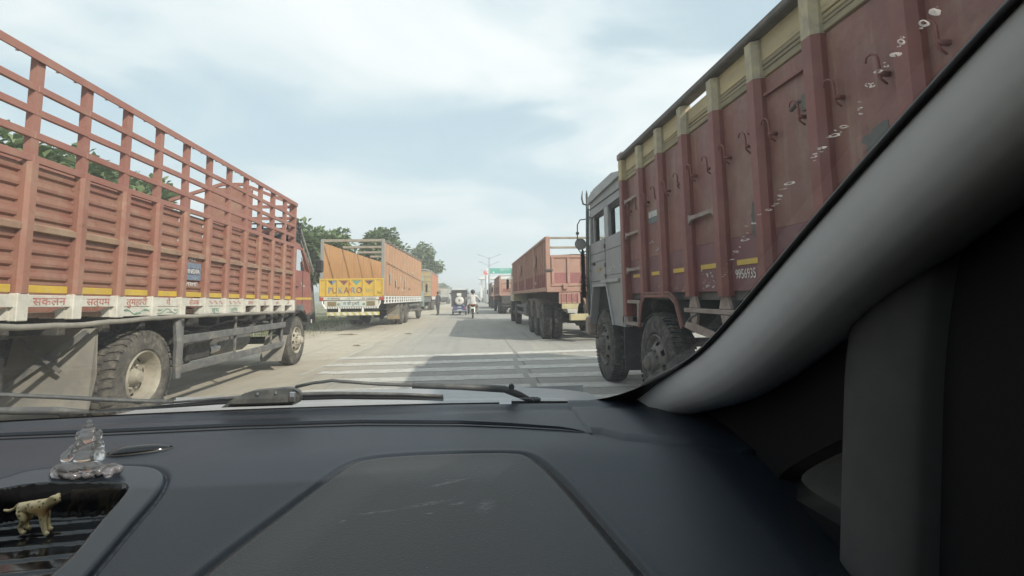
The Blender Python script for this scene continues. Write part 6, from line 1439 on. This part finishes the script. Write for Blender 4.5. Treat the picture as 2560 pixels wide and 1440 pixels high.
# grey divider trim in front of the quarter light
def divider(u, v):
    z = .70 + .66 * v; yl = .514 + .036 * (1.203 - z) / .256; yr = .392 + .03 * (1.245 - z) / .232
    if z > 1.16: k = (z - 1.16) / .2; yl -= .05 * k * k; yr -= .02 * k * k
    t = u; y = yl + (yr - yl) * t
    return (.425 - .020 * math.sin(math.pi * min(t * 1.15, 1) ** .8) ** .5 + (.03 * max(t - .82, 0) / .18), y, z)
m = MB(); m.sheet(divider, 18, 30); cb(m, 'divider_trim', M_TRIMG, smooth=True)
SH = smooth_poly([(.405, .70), (.395, 1.10), (.372, 1.235), (.30, 1.285), (.10, 1.33), (-.6, 1.33), (-.6, .70)], 2)
m = MB(); m.prism([(a, b) for a, b in SH], 'x', .436, .445); cb(m, 'window_shade', M_SHADE)
# ---- shell: roof lining, doors, rear, bonnet
m = MB(); m.box(-1.22, .50, -2.2, .19, 1.50, 1.53, c=.01); cb(m, 'roof', M_BODY)
m = MB(); m.sheet(lambda u, v: (-1.20 + 1.68 * u, -2.2 + 2.38 * v, 1.495 - .03 * (2 * u - 1) ** 6), 12, 6); cb(m, 'roof_lining', M_LINING, smooth=True)
m = MB(); m.box(.462, .50, -2.2, 1.12, .25, .92); m.box(.462, .50, -2.2, .3, .92, 1.50); cb(m, 'right_body_side', M_TRIMD)
m = MB(); m.box(-1.22, -1.17, -2.2, 1.12, .25, 1.02); m.box(-1.21, -1.17, -.5, -.35, 1.02, 1.5); m.box(-1.21, -1.17, -2.2, -1.4, 1.02, 1.5); cb(m, 'left_body_side', M_TRIMD)
m = MB(); m.box(-1.20, -1.195, -.35, .55, 1.02, 1.49); m.box(-1.20, -1.195, -1.4, -.5, 1.02, 1.49); cb(m, 'left_window', M_DARKG)
m = MB(); m.bar((-1.14, 1.05, 1.03), (-1.12, .18, 1.5), .08, .06); cb(m, 'left_pillar', M_TRIM)
m = MB(); m.box(-1.22, .50, -2.25, -2.2, .25, 1.53); cb(m, 'rear_body', M_TRIMD)
m = MB(); m.box(-1.2, .48, -2.2, 1.1, .22, .26); cb(m, 'floor_pan', M_TRIMD)
m = MB(); m.box(-1.2, .48, 1.06, 1.10, .26, .97); cb(m, 'firewall', M_TRIMD)
def bonnet(u, v):
    X = -1.19 + 1.66 * u; t = v; Y = 1.13 + 1.0 * t - .10 * (2 * u - 1) ** 2 * t
    z = .945 - .016 * t - .034 * t * t - .022 * abs(2 * u - 1) ** 6 + .006 * math.exp(-((abs(2 * u - 1) - .62) / .05) ** 2)
    if v > .93: z -= (v - .93) * 2.2
    return (X, Y, z)
m = MB(); m.sheet(bonnet, 50, 40); cb(m, 'bonnet', M_BODY, smooth=True)
m = MB(); m.sheet(lambda u, v: (-1.18 + 1.64 * u, 1.055 + .09 * v, (1.02 if v < .3 else .985) - .03 * v - .04 * abs(2 * u - 1) ** 5), 30, 6); cb(m, 'cowl', M_BLACK)
m = MB()
for s in (-1.20, .475): m.prism([(1.1, .25), (1.1, .93), (2.0, .86), (2.16, .7), (2.2, .3)], 'x', s, s + .02)
m.prism([(2.12, .25), (2.12, .88), (2.2, .8), (2.24, .5), (2.22, .25)], 'x', -1.2, .49); cb(m, 'wing', M_BODY)
# ---- wipers
ARM = [(.138, 1.105, 1.034), (.106, 1.066, 1.057), (.07, 1.021, 1.079), (-.022, 1.003, 1.090), (-.117, .996, 1.096)]
m = MB(); m.tube(ARM, [.006, .0075, .0075, .0065, .0055], 8); W1 = cb(m, 'wiper_arm', M_WIPER, smooth=True)
m = MB(); m.tube([(-.105, .997, 1.096), (-.178, .983, 1.103), (-.234, .961, 1.113), (-.262, .955, 1.117), (-.300, .966, 1.112), (-.338, .987, 1.102)], .0032, 7); m.build('rod', M_WIPER, W1, smooth=True)
m = MB(); m.lathe([(-.006, .001), (-.006, .006), (.006, .006), (.006, .001)], (.085, 1.03, 1.082), 'y', 10); m.lathe([(-.02, .001), (-.02, .015), (.012, .018)], (.14, 1.108, 1.028), 'z', 14); m.build('pivot', M_BLACK, W1)
BL = [(-.76, 1.073, 1.050), (-.62, 1.065, 1.057), (-.473, 1.056, 1.066), (-.36, 1.056, 1.068), (-.273, 1.058, 1.067), (-.15, 1.070, 1.059), (-.060, 1.084, 1.050)]
m = MB(); m.tube(BL, [.002, .004, .0055, .006, .0055, .005, .004], 6); B1 = cb(m, 'wiper_blade', M_RUB, smooth=True)
m = MB(); m.tube([(x, y - .006, z + .008) for x, y, z in BL[1:]], [.002, .0035, .004, .004, .0035, .003], 6); m.build('spring_strip', M_WIPER, B1, smooth=True)
m = MB(); CP = [(-.478, 1.066), (-.462, 1.078), (-.440, 1.090), (-.420, 1.0955), (-.362, 1.099), (-.348, 1.098), (-.338, 1.093), (-.332, 1.083), (-.336, 1.070), (-.346, 1.066)]; m.prism(CP, 'y', .992, 1.010); C1 = m.build('connector', M_WIPER, B1)
m = MB(); m.box(-.412, -.408, .988, .9925, 1.088, 1.093); m.box(-.378, -.374, .988, .9925, 1.089, 1.094); m.box(-.352, -.340, .9885, .9925, 1.072, 1.092, c=.002); m.build('clip', M_CHROME, C1)
m = MB(); m.box(-.462, -.345, .9885, .9925, 1.070, 1.0725); m.build('ridge', M_RUB, C1)
m = MB(); m.tube([(-.90, .91, 1.122), (-.829, .945, 1.110), (-.76, .983, 1.096), (-.684, 1.027, 1.079), (-.60, 1.052, 1.068)], [.004, .004, .004, .0045, .004], 7); W2_ = cb(m, 'wiper_arm', M_WIPER, smooth=True)
m = MB(); m.tube([(-1.06, 1.0, 1.075), (-.907, 1.036, 1.064), (-.824, 1.06, 1.056), (-.773, 1.072, 1.050)], [.006, .007, .008, .004], 7); m.build('blade', M_WIPER, W2_, smooth=True)

# ================================================================= things lying on the dashboard
def crystal():
    m = bpy.data.materials.new('clear_crystal'); m.use_nodes = True; P = m.node_tree.nodes['Principled BSDF']
    P.inputs['Base Color'].default_value = (.97, .97, .98, 1); P.inputs['Roughness'].default_value = .03; P.inputs['Transmission Weight'].default_value = .92; P.inputs['IOR'].default_value = 1.42; P.inputs['Specular IOR Level'].default_value = .7
    return m
def blob_mesh(name, balls, mt, voxel, sm=4):
    bm = bmesh.new()
    for c, r, rot in balls:
        mtx = Matrix.Translation(Vector(c)) @ Matrix.Rotation(rot[2], 4, 'Z') @ Matrix.Rotation(rot[1], 4, 'Y') @ Matrix.Rotation(rot[0], 4, 'X') @ Matrix.Diagonal((*r, 1))
        bmesh.ops.create_icosphere(bm, subdivisions=3, radius=1.0, matrix=mtx)
    me = bpy.data.meshes.new(name); bm.to_mesh(me); bm.free()
    o = bpy.data.objects.new(name, me); COL.objects.link(o)
    r_ = o.modifiers.new('r', 'REMESH'); r_.mode = 'VOXEL'; r_.voxel_size = voxel
    s_ = o.modifiers.new('s', 'SMOOTH'); s_.iterations = sm; s_.factor = .5
    out = bpy.data.meshes.new_from_object(o.evaluated_get(bpy.context.evaluated_depsgraph_get()))
    bpy.data.objects.remove(o); bpy.data.meshes.remove(me)
    out.materials.clear(); out.materials.append(mt)
    for p in out.polygons: p.use_smooth = True
    out.name = name; return out
z3 = (0, 0, 0); B_ = []
def ball(x, y, z, rx, ry, rz, rot=z3): B_.append(((x * .001, y * .001, z * .001), (rx * .001, ry * .001, rz * .001), rot))
# seat cushion, folded legs, belly, four arms, head with ears, trunk, crown
ball(-14, 0, 7, 25, 17, 6); ball(20, 2, 7, 24, 17, 6.5, (0, R(-8), 0)); ball(38, 0, 10, 9, 8, 7); ball(-34, -2, 9, 10, 9, 8)
ball(0, -4, 14, 26, 14, 7); ball(-16, -12, 14, 13, 8, 7); ball(17, -12, 15, 15, 8, 7); ball(0, -14, 13, 8, 5, 5)
ball(0, 0, 27, 16, 13, 14); ball(0, 1, 38, 15, 10, 9)
ball(-20, -2, 33, 6, 6, 10, (0, R(25), 0)); ball(20, -2, 33, 6, 6, 10, (0, R(-25), 0)); ball(-23, -6, 27, 7, 7, 8); ball(22, -6, 29, 9, 8, 9)
ball(-15, 2, 42, 5, 5, 8, (0, R(40), 0)); ball(16, 2, 42, 5, 5, 8, (0, R(-40), 0))
ball(0, -2, 52, 10, 10, 10); ball(-13, 1, 53, 6, 3, 8, (0, R(-15), 0)); ball(14, 1, 54, 6, 3, 9, (0, R(15), 0))
ball(-2, -10, 46, 4.5, 5, 6); ball(-6, -12, 39, 4, 4, 6, (0, R(25), 0)); ball(-9, -12, 33, 4, 4, 4)
ball(0, 0, 61, 9, 8, 5); ball(0, 0, 66, 6.5, 6, 5); ball(0, 0, 72, 3.6, 3.6, 4.2)
FG = thing('crystal_figurine', 'small clear crystal seated elephant headed deity figurine on the dashboard', 'figurine', (-.527, .733, 1.0345), R(-8))
o = link('figure', blob_mesh('figure', B_, crystal(), .0011, 3), FG); o.scale = (1.0, 1.0, .98)
M_PINKC = mat('pale_resin', (.66, .63, .66), (.58, .55, .58), rough=.1, spec=.6, scale=90, obj=True); M_PINKC.node_tree.nodes['Principled BSDF'].inputs['Transmission Weight'].default_value = .75
B_ = []
ball(-30, -6, 5, 17, 13, 6.5); ball(-6, -9, 4, 20, 13, 5); ball(18, -6, 5, 18, 12, 5.5); ball(40, -2, 7, 12, 9, 5, (0, R(-12), 0)); ball(52, 0, 7.5, 7, 6, 5); ball(-43, -3, 6, 8, 8, 6)
for i in range(7): a_ = R(195 + 24 * i); ball(2 + 46 * math.cos(a_), -4 + 14 * math.sin(a_), 4 + 2 * (i % 3), 7 - i % 2 * 2, 5, 4.5)
o = link('base', blob_mesh('base', B_, M_PINKC, .0011, 3), FG); o.scale = (.9, .9, 1.15)
# dark glossy oval with a low rim behind the figurine
S_ = thing('dark_oval', 'dark glossy oval on the dashboard behind crystal figurine', 'sensor cover', (-.516, .808, 1.042), R(16))
m = MB(); m.sheet(lambda u, v: (.040 * math.cos(6.2832 * u) * math.cos(v * 1.5) * (1 + .25 * math.cos(6.2832 * u)), .014 * math.sin(6.2832 * u) * math.cos(v * 1.5), .010 * math.sin(v * 1.5)), 28, 7, closed_u=True); m.build('cap', M_TRAY, S_, smooth=True)
m = MB(); m.sheet(lambda u, v: (.044 * math.cos(6.2832 * u) * (1 + .25 * math.cos(6.2832 * u)) * (1 - .05 * v), .017 * math.sin(6.2832 * u) * (1 - .05 * v), .002 * v), 28, 3, closed_u=True); m.build('rim', M_BLACK, S_, smooth=True)
# spotted toy cat in the tray
def toy_mat():
    m = bpy.data.materials.new('spotted_toy'); m.use_nodes = True; nt = m.node_tree; N = nt.nodes; L = nt.links; P = N['Principled BSDF']; P.inputs['Roughness'].default_value = .4
    tc = N.new('ShaderNodeTexCoord'); v = N.new('ShaderNodeTexVoronoi'); v.inputs['Scale'].default_value = 190; L.new(tc.outputs['Object'], v.inputs['Vector'])
    n = N.new('ShaderNodeTexNoise'); n.inputs['Scale'].default_value = 45; L.new(tc.outputs['Object'], n.inputs['Vector'])
    sx_ = N.new('ShaderNodeSeparateXYZ'); L.new(tc.outputs['Object'], sx_.inputs[0])
    c = N.new('ShaderNodeMix'); c.data_type = 'RGBA'; L.new(n.outputs['Fac'], c.inputs[0]); c.inputs[6].default_value = (.74, .54, .22, 1); c.inputs[7].default_value = (.84, .72, .46, 1)
    # orange wash over the shoulders
    a = N.new('ShaderNodeMapRange'); L.new(sx_.outputs['X'], a.inputs[0]); a.inputs[1].default_value = -.006; a.inputs[2].default_value = .010
    b = N.new('ShaderNodeMapRange'); L.new(sx_.outputs['Z'], b.inputs[0]); b.inputs[1].default_value = .018; b.inputs[2].default_value = .026
    b2 = N.new('ShaderNodeMapRange'); L.new(sx_.outputs['Z'], b2.inputs[0]); b2.inputs[1].default_value = .036; b2.inputs[2].default_value = .031
    mu = N.new('ShaderNodeMath'); mu.operation = 'MULTIPLY'; L.new(a.outputs[0], mu.inputs[0]); L.new(b.outputs[0], mu.inputs[1])
    mu2 = N.new('ShaderNodeMath'); mu2.operation = 'MULTIPLY'; L.new(mu.outputs[0], mu2.inputs[0]); L.new(b2.outputs[0], mu2.inputs[1])
    mu3 = N.new('ShaderNodeMath'); mu3.operation = 'MULTIPLY'; L.new(mu2.outputs[0], mu3.inputs[0]); mu3.inputs[1].default_value = .75
    c2 = N.new('ShaderNodeMix'); c2.data_type = 'RGBA'; L.new(mu3.outputs[0], c2.inputs[0]); L.new(c.outputs[2], c2.inputs[6]); c2.inputs[7].default_value = (.42, .20, .05, 1)
    s = N.new('ShaderNodeMapRange'); L.new(v.outputs['Distance'], s.inputs[0]); s.inputs[1].default_value = .30; s.inputs[2].default_value = .22
    hz_ = N.new('ShaderNodeMapRange'); L.new(sx_.outputs['X'], hz_.inputs[0]); hz_.inputs[1].default_value = .024; hz_.inputs[2].default_value = .018; hz_.inputs[4].default_value = .9
    ms = N.new('ShaderNodeMath'); ms.operation = 'MULTIPLY'; L.new(s.outputs[0], ms.inputs[0]); L.new(hz_.outputs[0], ms.inputs[1])
    c3 = N.new('ShaderNodeMix'); c3.data_type = 'RGBA'; L.new(ms.outputs[0], c3.inputs[0]); L.new(c2.outputs[2], c3.inputs[6]); c3.inputs[7].default_value = (.07, .04, .02, 1)
    L.new(c3.outputs[2], P.inputs['Base Color']); return m
k_ = .001
J = dict(hip=(-16, 0, 31, 7.5, 8), mid=(0, 0, 30, 7.2, 8), che=(14, 0, 31, 7.5, 8.5), nek=(23, 0, 37, 5.2, 5.5), hd=(30, -1, 41, 5.6, 5.6), muz=(36, -2, 39, 3.4, 3.0), t1=(-24, 0, 32, 2.6, 2.6), t2=(-32, 1, 26, 2.0, 2.0), t3=(-40, 1, 23, 1.9, 1.9), t4=(-47, 0, 24, 1.5, 1.5))
for s, n in ((-1, 'l'), (1, 'r')):
    dx = 4 if s < 0 else -3
    J.update({n + 'h1': (-16 + dx * .3, 5 * s, 25, 5.4, 5.0), n + 'h2': (-11 + dx, 5.5 * s, 16, 3.6, 3.4), n + 'h3': (-17 + dx, 5.5 * s, 9, 2.6, 2.5), n + 'h4': (-14 + dx, 5.5 * s, 3, 2.5, 2.3), n + 'h5': (-8 + dx, 5.5 * s, 2.2, 2.9, 2.0),
              n + 'f1': (14 + dx, 5 * s, 25, 4.4, 4.2), n + 'f2': (15 + dx * 1.3, 5.5 * s, 14, 3.0, 3.0), n + 'f3': (19 + dx * 1.3, 5.5 * s, 4, 2.5, 2.4), n + 'f4': (24 + dx * 1.3, 5.5 * s, 2.2, 3.0, 2.0), n + 'e': (28, 4.4 * s, 46.5, 1.5, 1.1)})
J = {k: (v[0] * k_, v[1] * k_, v[2] * k_, v[3] * k_, v[4] * k_) for k, v in J.items()}
E2 = [('hip', 'mid'), ('mid', 'che'), ('che', 'nek'), ('nek', 'hd'), ('hd', 'muz'), ('hip', 't1'), ('t1', 't2'), ('t2', 't3'), ('t3', 't4')]
for n in 'lr': E2 += [('hip', n + 'h1'), (n + 'h1', n + 'h2'), (n + 'h2', n + 'h3'), (n + 'h3', n + 'h4'), (n + 'h4', n + 'h5'), ('che', n + 'f1'), (n + 'f1', n + 'f2'), (n + 'f2', n + 'f3'), (n + 'f3', n + 'f4'), ('hd', n + 'e')]
TY = thing('toy_cheetah', 'small cream spotted toy cheetah standing in the glossy dash tray', 'toy', (-.535, .668, .9905), R(-14))
link('body', skin_mesh('body', J, E2, [toy_mat()], lambda c: 0, 2, 1), TY)
m = MB()
for s in (-1, 1): m.lathe([(-.0006, .0001), (-.0004, .0011), (.0006, .001)], (.0345, .0028 * s - .0025, .0425), 'x', 8)
m.tube([(.0388, -.002, .0398), (.0395, -.002, .0388)], .0009, 6); m.build('face_paint', M_SHOE, TY)

# ================================================================= air: light dust haze over the road
m = MB(); m.box(-700, 700, -60, 640, -1.0, 14.0)
M_HAZE = bpy.data.materials.new('haze'); M_HAZE.use_nodes = True; N = M_HAZE.node_tree.nodes; N.remove(N['Principled BSDF'])
pv = N.new('ShaderNodeVolumePrincipled'); pv.inputs['Color'].default_value = (.86, .90, .93, 1); pv.inputs['Density'].default_value = .0036; pv.inputs['Anisotropy'].default_value = .2
M_HAZE.node_tree.links.new(pv.outputs[0], N['Material Output'].inputs['Volume'])
hz_o = m.build('haze', M_HAZE); tag(hz_o, 'pale dusty haze hanging over the road', 'haze', kind='stuff')
